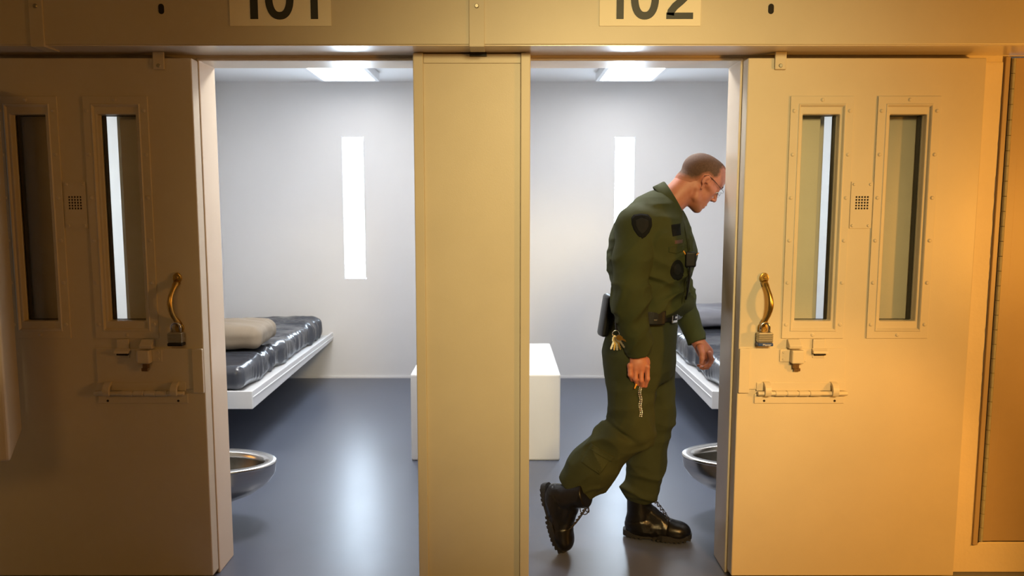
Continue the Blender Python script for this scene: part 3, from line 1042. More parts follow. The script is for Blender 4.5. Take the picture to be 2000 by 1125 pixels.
def cone(P, a, b, r1, r2, n=None, sc=1.0):
    a, b = np.asarray(a, float), np.asarray(b, float)
    Q = P - a
    ba = b - a
    if n is not None:
        n = np.asarray(n, float)
        n = n / np.linalg.norm(n)
        Q = Q + np.outer(Q @ n, n) * (1 / sc - 1)
        ba = ba + n * (ba @ n) * (1 / sc - 1)
    h = np.clip(Q @ ba / (ba @ ba), 0, 1)
    return np.linalg.norm(Q - h[:, None] * ba, axis=1) - (r1 + (r2 - r1) * h)


def chain(P, pts, rs, k=0.01, n=None, sc=1.0):
    d = None
    for i in range(len(pts) - 1):
        e = cone(P, pts[i], pts[i + 1], rs[i], rs[i + 1], n, sc)
        d = e if d is None else smin(d, e, k)
    return d


def ell(P, c, r):
    Q = (P - np.asarray(c, float)) / np.asarray(r, float)
    k0 = np.linalg.norm(Q, axis=1)
    k1 = np.linalg.norm(Q / np.asarray(r, float), axis=1) + 1e-9
    return k0 * (k0 - 1) / k1


def zloft(P, zs, cx, cy, ra, rb, ang, ex=2.0):
    o = np.argsort(zs)
    zs, cx, cy, ra, rb = [np.asarray(q, float)[o] for q in (zs, cx, cy, ra, rb)]
    z = P[:, 2]
    f = lambda q: np.interp(z, zs, q)
    dx, dy = P[:, 0] - f(cx), P[:, 1] - f(cy)
    ca, sa = math.cos(ang), math.sin(ang)
    a = np.abs(dx * ca - dy * sa)      # along facing
    b = np.abs(dx * sa + dy * ca)      # across
    A, B = f(ra), f(rb)
    q = ((a / A) ** ex + (b / B) ** ex) ** (1 / ex)
    d = (q - 1) * np.minimum(A, B)
    return smax(d, np.maximum(zs[0] - z, z - zs[-1]), 0.02)


def group(P, lo, hi, fn, big=0.3):
    d = np.full(len(P), big)
    m = np.all((P > np.asarray(lo)) & (P < np.asarray(hi)), axis=1)
    if m.any():
        d[m] = np.minimum(fn(P[m]), big)
    return d


def sdf_mesh(fn, lo, hi, h, B=8, slack=1.5):
    lo, hi = np.asarray(lo, float), np.asarray(hi, float)
    nb = np.ceil((hi - lo) / (h * B)).astype(int)
    N = nb * B + 1
    gx = [lo[k] + (np.arange(nb[k]) + 0.5) * B * h for k in range(3)]
    C = np.stack(np.meshgrid(*gx, indexing='ij'), -1).reshape(-1, 3)
    dc = fn(C)
    act = np.abs(dc) < B * h * 0.87 * slack
    D = np.repeat(np.repeat(np.repeat(np.where(dc < 0, -1.0, 1.0).astype(np.float32).reshape(nb), B, 0), B, 1), B, 2)
    D = np.pad(D, ((0, 1), (0, 1), (0, 1)), mode='edge')
    need = np.zeros(N, bool)
    for (i, j, k) in np.argwhere(act.reshape(nb)):
        need[i * B:i * B + B + 1, j * B:j * B + B + 1, k * B:k * B + B + 1] = True
    I = np.argwhere(need)
    vals = np.empty(len(I), np.float32)
    for s in range(0, len(I), 400000):
        vals[s:s + 400000] = fn(lo + I[s:s + 400000] * h)
    D[need] = vals
    S = D < 0
    c = np.zeros(N - 1, np.uint8)
    for dx in (0, 1):
        for dy in (0, 1):
            for dz in (0, 1):
                c += S[dx:N[0] - 1 + dx, dy:N[1] - 1 + dy, dz:N[2] - 1 + dz]
    mask = (c > 0) & (c < 8)
    idx = np.argwhere(mask)
    vid = np.full(N - 1, -1, np.int32)
    vid[mask] = np.arange(len(idx))
    acc = np.zeros((len(idx), 3))
    cnt = np.zeros(len(idx))
    cor = [(a, b, e) for a in (0, 1) for b in (0, 1) for e in (0, 1)]
    cv = {q: D[idx[:, 0] + q[0], idx[:, 1] + q[1], idx[:, 2] + q[2]].astype(float) for q in cor}
    for q in cor:
        for ax in range(3):
            if q[ax] == 0:
                q2 = tuple(1 if k == ax else q[k] for k in range(3))
                d0, d1 = cv[q], cv[q2]
                m = (d0 < 0) != (d1 < 0)
                t = np.where(m, d0 / np.where(m, d0 - d1, 1), 0)
                p = np.tile(np.array(q, float), (len(idx), 1))
                p[:, ax] += t
                acc[m] += p[m]
                cnt[m] += 1
    V = lo + (idx + acc / cnt[:, None]) * h
    F = []
    for ax in range(3):
        o1, o2 = [(1, 2), (2, 0), (0, 1)][ax]
        sl0 = [slice(None)] * 3
        sl1 = [slice(None)] * 3
        sl0[ax] = slice(0, -1)
        sl1[ax] = slice(1, None)
        A = S[tuple(sl0)]
        Bq = S[tuple(sl1)]
        e = np.argwhere(A != Bq)
        ok = (e[:, o1] > 0) & (e[:, o2] > 0) & (e[:, o1] < N[o1] - 1) & (e[:, o2] < N[o2] - 1)
        e = e[ok]
        ins = A[e[:, 0], e[:, 1], e[:, 2]]

        def cell(a, b):
            q = e.copy()
            q[:, o1] -= a
            q[:, o2] -= b
            return vid[q[:, 0], q[:, 1], q[:, 2]]
        quad = np.stack([cell(1, 1), cell(0, 1), cell(0, 0), cell(1, 0)], 1)
        quad[~ins] = quad[~ins][:, ::-1]
        F.append(quad)
    return V, np.concatenate(F)


def np_obj(name, V, F, m, parent):
    me = bpy.data.meshes.new(name)
    V = V - np.asarray(ORG[parent.name])
    n, k = F.shape
    me.vertices.add(len(V))
    me.vertices.foreach_set('co', V.astype(np.float32).ravel())
    me.loops.add(n * k)
    me.loops.foreach_set('vertex_index', F.astype(np.int32).ravel())
    me.polygons.add(n)
    me.polygons.foreach_set('loop_start', np.arange(0, n * k, k, dtype=np.int32))
    me.polygons.foreach_set('use_smooth', np.ones(n, bool))
    me.update()
    me.validate()
    me.materials.append(m)
    o = bpy.data.objects.new(name, me)
    COL.objects.link(o)
    o.parent = parent
    ORG[o.name] = ORG[parent.name]
    return o


GREEN = mat('olive_green_twill', (0.044, 0.052, 0.021), 0.85, var=0.22, vscale=9, bump=0.35, bscale=900, spec=0.12)
GREEN2 = mat('olive_green_trouser_twill', (0.041, 0.047, 0.021), 0.85, var=0.25, vscale=8, bump=0.35, bscale=900, spec=0.12)
SKIN = mat('ruddy_skin', (0.46, 0.185, 0.118), 0.48, var=0.25, vscale=26, color2=(0.38, 0.125, 0.078), bump=0.12, bscale=500, spec=0.4)
SKIN.node_tree.nodes['Principled BSDF'].inputs['Subsurface Weight'].default_value = 0.12
SKIN.node_tree.nodes['Principled BSDF'].inputs['Subsurface Radius'].default_value = (0.012, 0.004, 0.002)
HAIR = mat('cropped_brown_hair', (0.105, 0.052, 0.030), 0.75, var=0.4, vscale=160, bump=0.6, bscale=900, spec=0.3)
LEATHER = mat('black_boot_leather', (0.005, 0.0045, 0.0045), 0.30, var=0.3, vscale=30, bump=0.35, bscale=90, spec=0.32)
BELTM = mat('black_basket_leather', (0.006, 0.006, 0.008), 0.42, bump=0.2, bscale=250, spec=0.25)
SOLE = mat('black_lug_rubber', (0.007, 0.007, 0.008), 0.65)
PATCH = mat('black_embroidered_patch', (0.007, 0.008, 0.010), 0.9, spec=0.1, bump=0.5, bscale=700)
PATCH2 = mat('dark_grey_embroidery', (0.014, 0.015, 0.018), 0.9, spec=0.1)
TAPE = mat('maroon_thread', (0.07, 0.035, 0.03), 0.85)
EYEW = mat('eye_white', (0.7, 0.66, 0.62), 0.2)
WIRE = mat('dark_wire_frame', (0.05, 0.04, 0.035), 0.35, metal=0.7)
ORANGE = mat('orange_plastic', (0.75, 0.32, 0.03), 0.4)

YM = 3.285
TA = math.radians(22)            # torso turned this far towards the corridor
person = empty('person', (0.60, YM, 0.0))
tag(person, 'officer in green uniform and black boots walking with head bowed in right doorway', 'person')

# torso outline: image row, back, front, half width across
T = [(368, 1276, 1300, 0.06), (376, 1258, 1314, 0.100), (386, 1240, 1322, 0.135), (398, 1226, 1328, 0.165), (412, 1213, 1333, 0.185), (435, 1201, 1342, 0.200), (465, 1196, 1348, 0.205), (500, 1194, 1350, 0.200),
     (540, 1196, 1346, 0.190), (575, 1199, 1340, 0.180), (600, 1199, 1336, 0.172), (618, 1198, 1326, 0.168), (640, 1190, 1323, 0.172)]
TR = [(606, 1198, 1326, 0.168), (625, 1194, 1324, 0.170), (650, 1186, 1322, 0.178), (680, 1183, 1320, 0.185), (712, 1186, 1318, 0.185), (735, 1192, 1312, 0.17)]


def sections(rows, grow=0.0):
    zs, cx, cy, ra, rb = [], [], [], [], []
    for (py, b, f, w_) in rows:
        p0, p1 = at(b, py, YM), at(f, py, YM)
        ex = (p1[0] - p0[0]) / 2
        r = math.sqrt(max(ex * ex - (w_ * math.sin(TA)) ** 2, 0.03 ** 2)) / math.cos(TA)
        zs.append(p0[2]); cx.append((p0[0] + p1[0]) / 2); cy.append(YM); ra.append(r + grow); rb.append(w_ + grow)
    return zs, cx, cy, ra, rb


SEC_T, SEC_P = sections(T), sections(TR)
SEC_Tb, SEC_Pb = sections(T[3:], -0.030), sections(TR, -0.022)
RSH, REL, RWR = at(1240, 447, 3.12), at(1229, 588, 3.06), at(1246, 688, 3.085)
LSH, LEL, LWR = at(1302, 464, 3.45), at(1327, 582, 3.50), at(1360, 664, 3.42)
RHIP, RKN, RAN = at(1233, 695, 3.20), at(1237, 836, 3.165), at(1128, 945, 3.195)
LHIP, LKN, LAN = at(1272, 695, 3.37), at(1277, 808, 3.36), at(1252, 955, 3.335)


def crease(P, seed, along, across, fa, fc, warp=0.5):
    """long sharp folds: noise drawn out along one direction and tight across another"""
    a = np.asarray(along, float) / np.linalg.norm(along)
    c = np.asarray(across, float) / np.linalg.norm(across)
    b = np.cross(a, c)
    q = np.stack([P @ a * fa, P @ b * fa * 1.3, P @ c * fc], 1)
    q[:, 2] += warp * (vnoise(P, 6.0, seed + 3) - 0.5) * 2
    n = vnoise(q, 1.0, seed)
    return np.clip(ridge(n) - 0.45, 0, 1) / 0.55


def fold(P, seed, dirs, amp):
    """loose cloth: soft rolls with finer creases on top"""
    al = np.asarray(dirs, float)
    r1 = crease(P, seed, al[0], al[1], al[2][0], al[2][1])
    r2 = crease(P, seed + 1, al[0] + 0.5 * al[1], al[1] - 0.4 * al[0], al[2][0] * 1.5, al[2][1] * 1.8)
    return amp * (r1 ** 1.3 + 0.45 * r2 ** 1.5)


def bell(v, c, w_):
    return np.exp(-((v - c) / w_) ** 2)


def shirt(P):
    z = P[:, 2]
    d = zloft(P, *SEC_T, TA, 2.3)
    # soft creases round the trunk, blousing over the belt
    zb = SEC_T[0][-2]
    d = d - fold(P, 11, [(1, -0.3, 0.25), (-0.25, 0, 1), (4, 13, 0)], 0.022) * (0.45 + bell(z, zb + 0.07, 0.10)) - 0.012 * bell(z, zb + 0.05, 0.03)
    d = d - 0.020 * crease(P, 31, (0.5, -0.2, 1), (1, 0, -0.4), 3.0, 12.0) * bell(z, 1.36, 0.14)
    d = d - 0.018 * crease(P, 33, (1, 0, -0.55), (0.5, 0, 1), 3.0, 12.0) * bell(z, 1.25, 0.10)
    ar = chain(P, [RSH, RSH * 0.6 + REL * 0.4 + (0.004, 0, 0), REL, RWR], [0.080, 0.076, 0.061, 0.046], 0.03)
    ar = ar - fold(P, 21, [(1, 0.2, 0.7), (-0.6, 0, 1), (5, 11, 0)], 0.014) * (0.5 + bell(z, REL[2], 0.12) + 0.8 * bell(z, RWR[2] + 0.06, 0.05))
    al = chain(P, [LSH, LEL, LWR], [0.080, 0.062, 0.047], 0.02)
    ar = ar + 0.005
    al = al + 0.005 - fold(P, 23, [(1, 0.2, 0.7), (-0.6, 0, 1), (5, 11, 0)], 0.013) * (0.25 + bell(z, LEL[2], 0.12))
    yoke = chain(P, [RSH + (0.004, 0.03, 0.022), at(1280, 404, YM), LSH + (0, -0.02, 0.02)], [0.066, 0.052, 0.058], 0.03)
    d = d + 0.012
    d = smin(d, yoke, 0.03)
    kk = 0.004 + 0.036 * np.clip((z - RSH[2] + 0.07) / 0.10, 0, 1)
    d = smin(d, ar, kk)
    d = smin(d, al, 0.012)
    # open the cuffs and the neck
    d = np.maximum(d, -cone(P, RWR + (RWR - REL) * 0.0, RWR + (RWR - REL) * 0.9, 0.037, 0.037))
    d = np.maximum(d, -cone(P, LWR + (LWR - LEL) * 0.0, LWR + (LWR - LEL) * 0.9, 0.033, 0.033))
    for (w0, e0) in ((RWR, REL), (LWR, LEL)):
        dr = (w0 - e0) / np.linalg.norm(w0 - e0)
        near = np.linalg.norm(P - w0, axis=1) < 0.14
        d = np.where(near, np.maximum(d, (P - w0) @ dr - 0.012), d)
    d = np.maximum(d, -cone(P, NK0, NK1, 0.058, 0.060))
    return d


def trousers(P):
    z = P[:, 2]
    d = zloft(P, *SEC_P, TA, 2.3)
    nl = np.array((RAN - RKN)) / np.linalg.norm(RAN - RKN)
    rl = chain(P, [RHIP, RKN], [0.104, 0.087], 0.03)
    K2 = at(1213, 853, 3.168)
    r2 = chain(P, [K2, K2 * 0.45 + RAN * 0.55, RAN], [0.086, 0.086, 0.074], 0.03)
    rr_ = smin(rl, r2, 0.012)
    rr_ = rr_ + 0.016 * np.exp(-(((P - at(1200, 838, 3.1)) @ np.array((0.5, 0, 0.86))) / 0.010) ** 2) * bell(P[:, 0], at(1205, 838, 3.1)[0], 0.05)
    s_ = (P - RKN) @ nl
    rr_ = rr_ - fold(P, 41, [(1, 0.3, 0.35), (-0.35, 0, 1), (4, 11, 0)], 0.017) * (0.3 + bell(z, RKN[2], 0.07) + 0.7 * bell(s_, 0.29, 0.07))
    rr_ = np.maximum(rr_, s_ - np.linalg.norm(RAN - RKN) - 0.036)
    ll = chain(P, [LHIP, LKN, LKN * 0.4 + LAN * 0.6, LAN], [0.100, 0.082, 0.076, 0.072], 0.03)
    ll = ll - fold(P, 43, [(1, 0.3, -0.35), (0.35, 0, 1), (4, 11, 0)], 0.014) * (0.2 + 0.35 * bell(z, LKN[2], 0.10) + 1.0 * bell(z, LAN[2] + 0.03, 0.08))
    ll = np.maximum(ll, LAN[2] - 0.045 - z)
    d = smin(d, rr_, 0.045)
    d = smin(d, ll, 0.03)
    # long soft creases down the thighs
    d = d - 0.008 * crease(P, 51, (0.15, 0, 1), (1, 0.3, 0), 3.0, 11.0)
    return d


# head frame: local axes forward, left, up; origin between the ears
HO = at(1366, 360, YM - 0.005)
th = math.radians(37)
hy = math.radians(3)
HF = np.array((math.cos(th) * math.cos(hy), math.cos(th) * math.sin(hy), -math.sin(th)))
HU = np.array((math.sin(th) * math.cos(hy), math.sin(th) * math.sin(hy), math.cos(th)))
HL = np.cross(HU, HF)
HR = np.stack([HF, HL, HU], 1)


def hp(f, l, u):
    return HO + HR @ (np.array((f, l, u)) * 0.001)


NK0, NK1 = hp(-32, 0, -25), at(1297, 408, YM)


def head_local(Q):
    """Q in millimetres (forward, left, up)"""
    f, l, u = Q[:, 0], Q[:, 1], Q[:, 2]
    A = np.stack([f, np.abs(l), u], 1)
    d = ell(Q, (-14, 0, 46), (95, 77, 77))
    d = smin(d, ell(Q, (22, 0, 58), (62, 62, 62)), 18)
    d = smin(d, ell(Q, (30, 0, -18), (50, 55, 70)), 16)
    d = smin(d, cone(A, (-6, 48, -30), (10, 44, -60), 15, 11), 20)
    d = smin(d, cone(A, (10, 44, -60), (58, 14, -90), 12, 14), 20)
    d = smin(d, ell(Q, (57, 0, -90), (15, 20, 15)), 10)
    d = smin(d, ell(Q, (34, 0, -82), (34, 34, 22)), 14)
    d = smin(d, cone(A, (52, 40, 0), (22, 62, 6), 16, 12), 14)
    d = smin(d, cone(A, (76, 4, 40), (66, 42, 40), 10, 9), 10)
    d = smax(d, -ell(A, (88, 31, 19), (15, 18, 12)), 9)
    # lids
    d = smin(d, ell(A, (69, 31, 19), (11.5, 14, 10)), 4)
    # nose
    d = smin(d, cone(Q, (80, 0, 26), (94, 0, -10), 6, 8), 8)
    d = smin(d, ell(Q, (95, 0, -15), (8.5, 9, 8.5)), 5)
    d = smin(d, ell(A, (86, 11, -19), (9, 7, 7)), 5)
    d = smax(d, -ell(A, (88, 6, -27), (4, 3, 5)), 2)
    # mouth
    d = smin(d, ell(Q, (62, 0, -60), (16, 30, 24)), 10)
    d = smin(d, ell(Q, (75, 0, -55), (6, 22, 5)), 4)
    d = smin(d, ell(Q, (72.5, 0, -68), (6.5, 20, 6)), 4)
    d = smax(d, -ell(Q, (80, 0, -61), (8, 23, 1.6)), 2)
    d = smax(d, -ell(Q, (80, 0, -79), (7, 20, 5)), 5)
    # ears
    e = cone(A, (-6, 76, 30), (2, 72, -22), 9, 6, (0, 1, 0), 0.62)
    e = smin(e, ell(A, (-5, 78, 14), (17, 7, 22)), 5)
    e = smax(e, -ell(A, (0, 86, 10), (9, 8, 17)), 3)
    e = smax(e, -ell(A, (2, 80, 0), (6, 12, 7)), 3)
    d = smin(d, e, 4)
    return d


def head(P):
    return head_local((P - HO) @ HR * 1000.0) * 0.001


# fingers: chains of joints; right hand hangs with its back to the corridor
def hand_right(P):
    W0 = RWR
    d = cone(P, REL * 0.3 + RWR * 0.7, W0 + (0, 0, -0.005), 0.030, 0.027)
    palm = chain(P, [at(1246, 694, 3.085), at(1248, 712, 3.077)], [0.033, 0.040], 0.01, (0, 1, 0), 0.55)
    d = smin(d, palm, 0.012)
    k = [((1230, 714), (1231, 732), (1235, 741)), ((1241, 718), (1241, 740), (1244.5, 749)), ((1252.5, 719), (1252.5, 743), (1253, 753)), ((1264, 716), (1264.5, 740), (1260, 753))]
    for i, (a, b, c) in enumerate(k):
        A, Bq, C = at(*a, 3.070), at(*b, 3.062), at(*c, 3.082)
        Dq = C + np.array((0.002, 0.018, 0.008))
        r = [0.0098, 0.0103, 0.0105, 0.0100][i]
        fg = chain(P, [A, Bq, C, Dq], [r * 1.06, r, r * 0.93, r * 0.8], 0.004)
        d = smin(d, fg, 0.003)
        d = smin(d, ell(P, A + (0, -0.004, 0), (0.010, 0.010, 0.012)), 0.006)
    thm = chain(P, [at(1262, 703, 3.09), at(1268, 722, 3.10), at(1259, 742, 3.105), at(1246, 752, 3.10)], [0.015, 0.0125, 0.011, 0.009], 0.006)
    return smin(d, thm, 0.007)


def hand_left(P):
    d = cone(P, LEL * 0.3 + LWR * 0.7, LWR + (0.0, 0, -0.004), 0.029, 0.025)
    palm = chain(P, [at(1366, 671, 3.415), at(1377, 688, 3.40)], [0.031, 0.037], 0.01, (0.35, 1, 0), 0.6)
    d = smin(d, palm, 0.012)
    k = [(((1386, 690), 3.365), ((1390, 702), 3.36), ((1385, 713), 3.36), ((1377, 716), 3.365)),
         (((1384, 693), 3.385), ((1388, 707), 3.38), ((1381, 717), 3.38), ((1373, 719), 3.385)),
         (((1381, 695), 3.405), ((1384, 709), 3.40), ((1377, 718), 3.40), ((1369, 718), 3.405)),
         (((1377, 696), 3.425), ((1378, 708), 3.42), ((1371, 715), 3.42), ((1364, 714), 3.42))]
    for i, q in enumerate(k):
        r = [0.0108, 0.0110, 0.0105, 0.0093][i]
        pts = [at(*a, y) for a, y in q]
        d = smin(d, chain(P, pts, [r * 1.08, r, r * 0.92, r * 0.78], 0.004), 0.004)
    thm = chain(P, [at(1367, 678, 3.385), at(1371, 690, 3.36), at(1371, 700, 3.355), at(1369, 708, 3.36)], [0.016, 0.0125, 0.0115, 0.009], 0.006)
    return smin(d, thm, 0.007)


def body(P):
    d = group(P, HO - 0.20, HO + 0.20, head)
    nk = group(P, HO - 0.36, HO + 0.25, lambda Q: smin(cone(Q, NK0, NK1, 0.056, 0.060), cone(Q, hp(-55, 0, -20), at(1298, 402, YM), 0.043, 0.042), 0.02))
    nk = np.minimum(nk, 0.3)
    d = smin(d, nk, 0.014)
    t = zloft(P, *SEC_Tb, TA, 2.2)
    t = smin(t, zloft(P, *SEC_Pb, TA, 2.2), 0.02)
    for ch, rs in (([RSH, REL, RWR], [0.06, 0.044, 0.028]), ([LSH, LEL, LWR], [0.056, 0.042, 0.026]),
                   ([RHIP, RKN, RAN], [0.078, 0.058, 0.042]), ([LHIP, LKN, LAN], [0.076, 0.056, 0.042])):
        t = smin(t, chain(P, ch, rs, 0.02), 0.02)
    d = smin(d, t, 0.02)
    hr = group(P, RWR - 0.17, RWR + 0.12, hand_right)
    hl = group(P, LWR - 0.17, LWR + 0.13, hand_left)
    return smin(smin(d, hr, 0.006), hl, 0.006)


V, F = sdf_mesh(body, (0.18, 2.98, 0.12), (0.98, 3.60, 1.74), 0.0033)
np_obj('body', V, F, SKIN, person)
V, F = sdf_mesh(shirt, (0.40, 2.92, 0.86), (0.96, 3.62, 1.60), 0.0055)
np_obj('shirt', V, F, GREEN, person)
V, F = sdf_mesh(trousers, (0.20, 3.00, 0.12), (0.86, 3.55, 1.14), 0.006)
np_obj('trousers', V, F, GREEN2, person)

# cropped hair
HPOLY = np.array([(66, 130), (64, 112), (52, 106), (30, 104), (26, 88), (34, 72), (30, 52), (17, 40), (14, 22), (9, 22), (8, 38), (-14, 40), (-26, 26), (-30, -6), (-46, -28), (-78, -40), (-140, -48), (-140, 150), (66, 150)], float)


def in_poly(x, y, poly):
    r = np.zeros(len(x), bool)
    j = len(poly) - 1
    for i in range(len(poly)):
        xi, yi = poly[i]
        xj, yj = poly[j]
        c = ((yi > y) != (yj > y)) & (x < (xj - xi) * (y - yi) / (yj - yi + 1e-12) + xi)
        r ^= c
        j = i
    return r


def poly_sd(x, y, poly):
    d = np.full(len(x), 1e9)
    for i in range(len(poly)):
        a, b = poly[i - 1], poly[i]
        e = b - a
        t = np.clip(((x - a[0]) * e[0] + (y - a[1]) * e[1]) / (e @ e), 0, 1)
        d = np.minimum(d, np.hypot(x - a[0] - t * e[0], y - a[1] - t * e[1]))
    return np.where(in_poly(x, y, poly), -d, d)


def hair(P):
    Q = (P - HO) @ HR * 1000.0
    A = Q.copy()
    hd_ = ell(Q, (-14, 0, 46), (95, 77, 77))
    hd_ = smin(hd_, ell(Q, (22, 0, 58), (62, 62, 62)), 18)
    nk = smin(cone(P, NK0, NK1, 0.056, 0.060), cone(P, hp(-55, 0, -20), at(1298, 402, YM), 0.043, 0.042), 0.02) * 1000
    hd_ = smin(hd_, nk, 14)
    g = poly_sd(Q[:, 0], Q[:, 1] * 0 + Q[:, 2], HPOLY)
    thick = 3.2 * np.clip(-g / 16.0, 0, 1) + 0.2
    return np.maximum(hd_ - thick, g) * 0.001


def vertex_tint(o, vals, color):
    """per-vertex amount that blends the material's colour towards another pigment"""
    a = o.data.attributes.new('tint', 'FLOAT', 'POINT')
    a.data.foreach_set('value', vals.astype(np.float32))
    nt = o.data.materials[0].node_tree
    b = nt.nodes['Principled BSDF']
    at_ = nt.nodes.new('ShaderNodeAttribute')
    at_.attribute_name = 'tint'
    mxn = nt.nodes.new('ShaderNodeMix')
    mxn.data_type = 'RGBA'
    ln = b.inputs['Base Color'].links[0]
    nt.links.new(at_.outputs['Fac'], mxn.inputs['Factor'])
    nt.links.new(ln.from_socket, mxn.inputs['A'])
    mxn.inputs['B'].default_value = (*color, 1)
    nt.links.new(mxn.outputs['Result'], b.inputs['Base Color'])


V, F = sdf_mesh(hair, HO - 0.16, HO + 0.16, 0.0028)
ho = np_obj('hair', V, F, HAIR, person)
Q = (V - HO) @ HR * 1000.0
g = poly_sd(Q[:, 0], Q[:, 2], HPOLY) + 8 * (vnoise(V, 120, 7) - 0.5)
back = np.clip((20 - Q[:, 2]) / 50, 0, 1)
front = np.clip((Q[:, 0] - 10) / 60, 0, 1) * np.clip((Q[:, 2] - 70) / 30, 0, 1)
vertex_tint(ho, np.clip(1 + g / (14 + 30 * back), 0, 1) + 0.3 * front * np.clip(1 + g / 40, 0, 1), (0.40, 0.155, 0.098))
bo = bpy.data.objects['body']
n_ = len(bo.data.vertices)
BVt = np.empty(n_ * 3, np.float32)
bo.data.vertices.foreach_get('co', BVt)
Q = (BVt.reshape(-1, 3) + np.array(ORG['body']) - HO) @ HR * 1000.0
st = np.exp(-((Q[:, 2] + 92) / 24) ** 2) * np.clip((Q[:, 0] - 5) / 40, 0, 1) * (Q[:, 2] < -45)
vertex_tint(bo, np.clip(st, 0, 1) * 0.6, (0.20, 0.095, 0.055))

# eyes
for sgn in (-1, 1):
    m = MB()
    c = hp(68.6, 31 * sgn, 17)
    pr = [(0.0115 * math.cos(t), 0.0115 * math.sin(t)) for t in np.linspace(-math.pi / 2, math.pi / 2, 9)]
    m.lathe(pr, tuple(c), 14)
    e = m.build('eye', EYEW, person, smooth=True)
    ic = hp(76.5, 31 * sgn, 13)
    pr = [(0.005 * math.cos(t), 0.005 * math.sin(t)) for t in np.linspace(-math.pi / 2, math.pi / 2, 7)]
    MB().lathe(pr, tuple(ic), 10).build('iris', mat('blue_grey_iris', (0.05, 0.07, 0.09), 0.2), e, smooth=True)
# eyebrows
for sgn in (-1, 1):
    MB().tube([hp(86, 12 * sgn, 41), hp(81, 30 * sgn, 45), hp(68, 46 * sgn, 41)], [0.0028, 0.0036, 0.002], 8).build('eyebrow', HAIR, person, smooth=True)
# glasses
gm = None
for sgn in (-1, 1):
    pts = []
    for k in range(25):
        t = 2 * math.pi * k / 24
        pts.append(hp(91 - 4 * abs(math.cos(t)), sgn * (31 + 20 * math.cos(t)), 11 + 12 * math.sin(t)))
    rim = MB().tube(pts, 0.0006, 6, caps=False)
    rim.tube([hp(91, sgn * 54, 18), hp(88, sgn * 66, 24), hp(20, sgn * 78, 34), hp(-10, sgn * 80, 36), hp(-24, sgn * 79, 22)], [0.0008, 0.0008, 0.0014, 0.0014, 0.0014], 6)
    if sgn == -1:
        rim.tube([hp(93, -10, 14), hp(98, 0, 17), hp(93, 10, 14)], 0.0012, 6)
    o = rim.build('glasses', WIRE, person, smooth=True)

# collar
ax = (NK0 - NK1) / np.linalg.norm(NK0 - NK1)
fwd = np.array((math.cos(TA), -math.sin(TA), 0))
ca = fwd - ax * (fwd @ ax)
ca /= np.linalg.norm(ca)
cb_ = np.cross(ax, ca)
cc = NK1
vs, fs = [], []
NC = 48
for i in range(NC + 1):
    a = math.radians(16 + 328 * i / NC)
    fr2 = 0.5 + 0.5 * math.cos(a)            # 1 at the throat
    ht, rt = 0.082 - 0.036 * fr2, 0.082 - 0.016 * fr2
    hb_, rb_ = 0.030 - 0.052 * fr2 ** 1.6, 0.101 - 0.004 * fr2 + 0.012 * math.sin(a) ** 2
    rowsC = [(ht - 0.050, rt - 0.010), (ht - 0.018, rt - 0.004), (ht - 0.003, rt), (ht, rt + 0.003), (ht - 0.004, rt + 0.007),
             (ht * 0.5 + hb_ * 0.5, rt * 0.5 + rb_ * 0.5 + 0.003), (hb_, rb_)]
    for (hh, rr_) in rowsC:
        vs.append(cc + ax * hh + (ca * math.cos(a) + cb_ * math.sin(a)) * rr_)
R_ = len(rowsC)
for i in range(NC):
    for j in range(R_ - 1):
        fs.append((i * R_ + j, (i + 1) * R_ + j, (i + 1) * R_ + j + 1, i * R_ + j + 1))
co = MB().add(vs, fs).build('collar', GREEN, person, smooth=True)
sd = co.modifiers.new('thick', 'SOLIDIFY')
sd.thickness = 0.006
# dark undershirt in the throat of the collar
MB().lathe([(0.057, -0.02), (0.060, 0.0), (0.0595, 0.012), (0.0575, 0.014)], (0, 0, 0), 8)
us, uf = [], []
for i in range(33):
    a = 2 * math.pi * i / 32
    for hh, rr_ in ((-0.05, 0.066), (-0.004, 0.0635), (0.004, 0.0605)):
        us.append(cc + ax * (hh + 0.030 - 0.015 * (0.5 + 0.5 * math.cos(a))) + (ca * math.cos(a) + cb_ * math.sin(a)) * rr_)
for i in range(32):
    for j in range(2):
        uf.append((i * 3 + j, (i + 1) * 3 + j, (i + 1) * 3 + j + 1, i * 3 + j + 1))
MB().add(us, uf).build('undershirt', BELTM, person, smooth=True)


# cloth badges laid on the shirt: each grid point is dropped on to the cloth along one direction
def on_cloth(points, dirv, start, fn, off):
    P = np.array([np.asarray(p, float) - np.asarray(dirv) * start for p in points])
    D = np.asarray(dirv, float)
    for _ in range(60):
        d = fn(P)
        P = P + D * np.clip(d, -0.02, 0.02)[:, None] * 0.7
    return P - D * off


def badge(name, outline, m, fn, dirv=(0, 1, 0), off=0.003, n=14, parent=None):
    """outline: world (x,z) polygon, filled by a fine grid clipped to it"""
    poly = np.array(outline)
    c = poly.mean(0)
    rings = [poly * t + c * (1 - t) for t in np.linspace(1, 0.12, 6)]
    pts = [(q[0], 2.9, q[1]) for r in rings for q in r]
    P = on_cloth(pts, dirv, 0.0, fn, off)
    P[:len(poly)] += np.asarray(dirv) * (off + 0.001)
    k = len(poly)
    fs = []
    for r in range(len(rings) - 1):
        for i in range(k):
            fs.append((r * k + i, r * k + (i + 1) % k, (r + 1) * k + (i + 1) % k, (r + 1) * k + i))
    fs.append(tuple((len(rings) - 1) * k + i for i in range(k)))
    return MB().add(P.tolist(), fs).build(name, m, parent or person)


def xz(px, py, Y):
    p = at(px, py, Y)
    return (p[0], p[2])


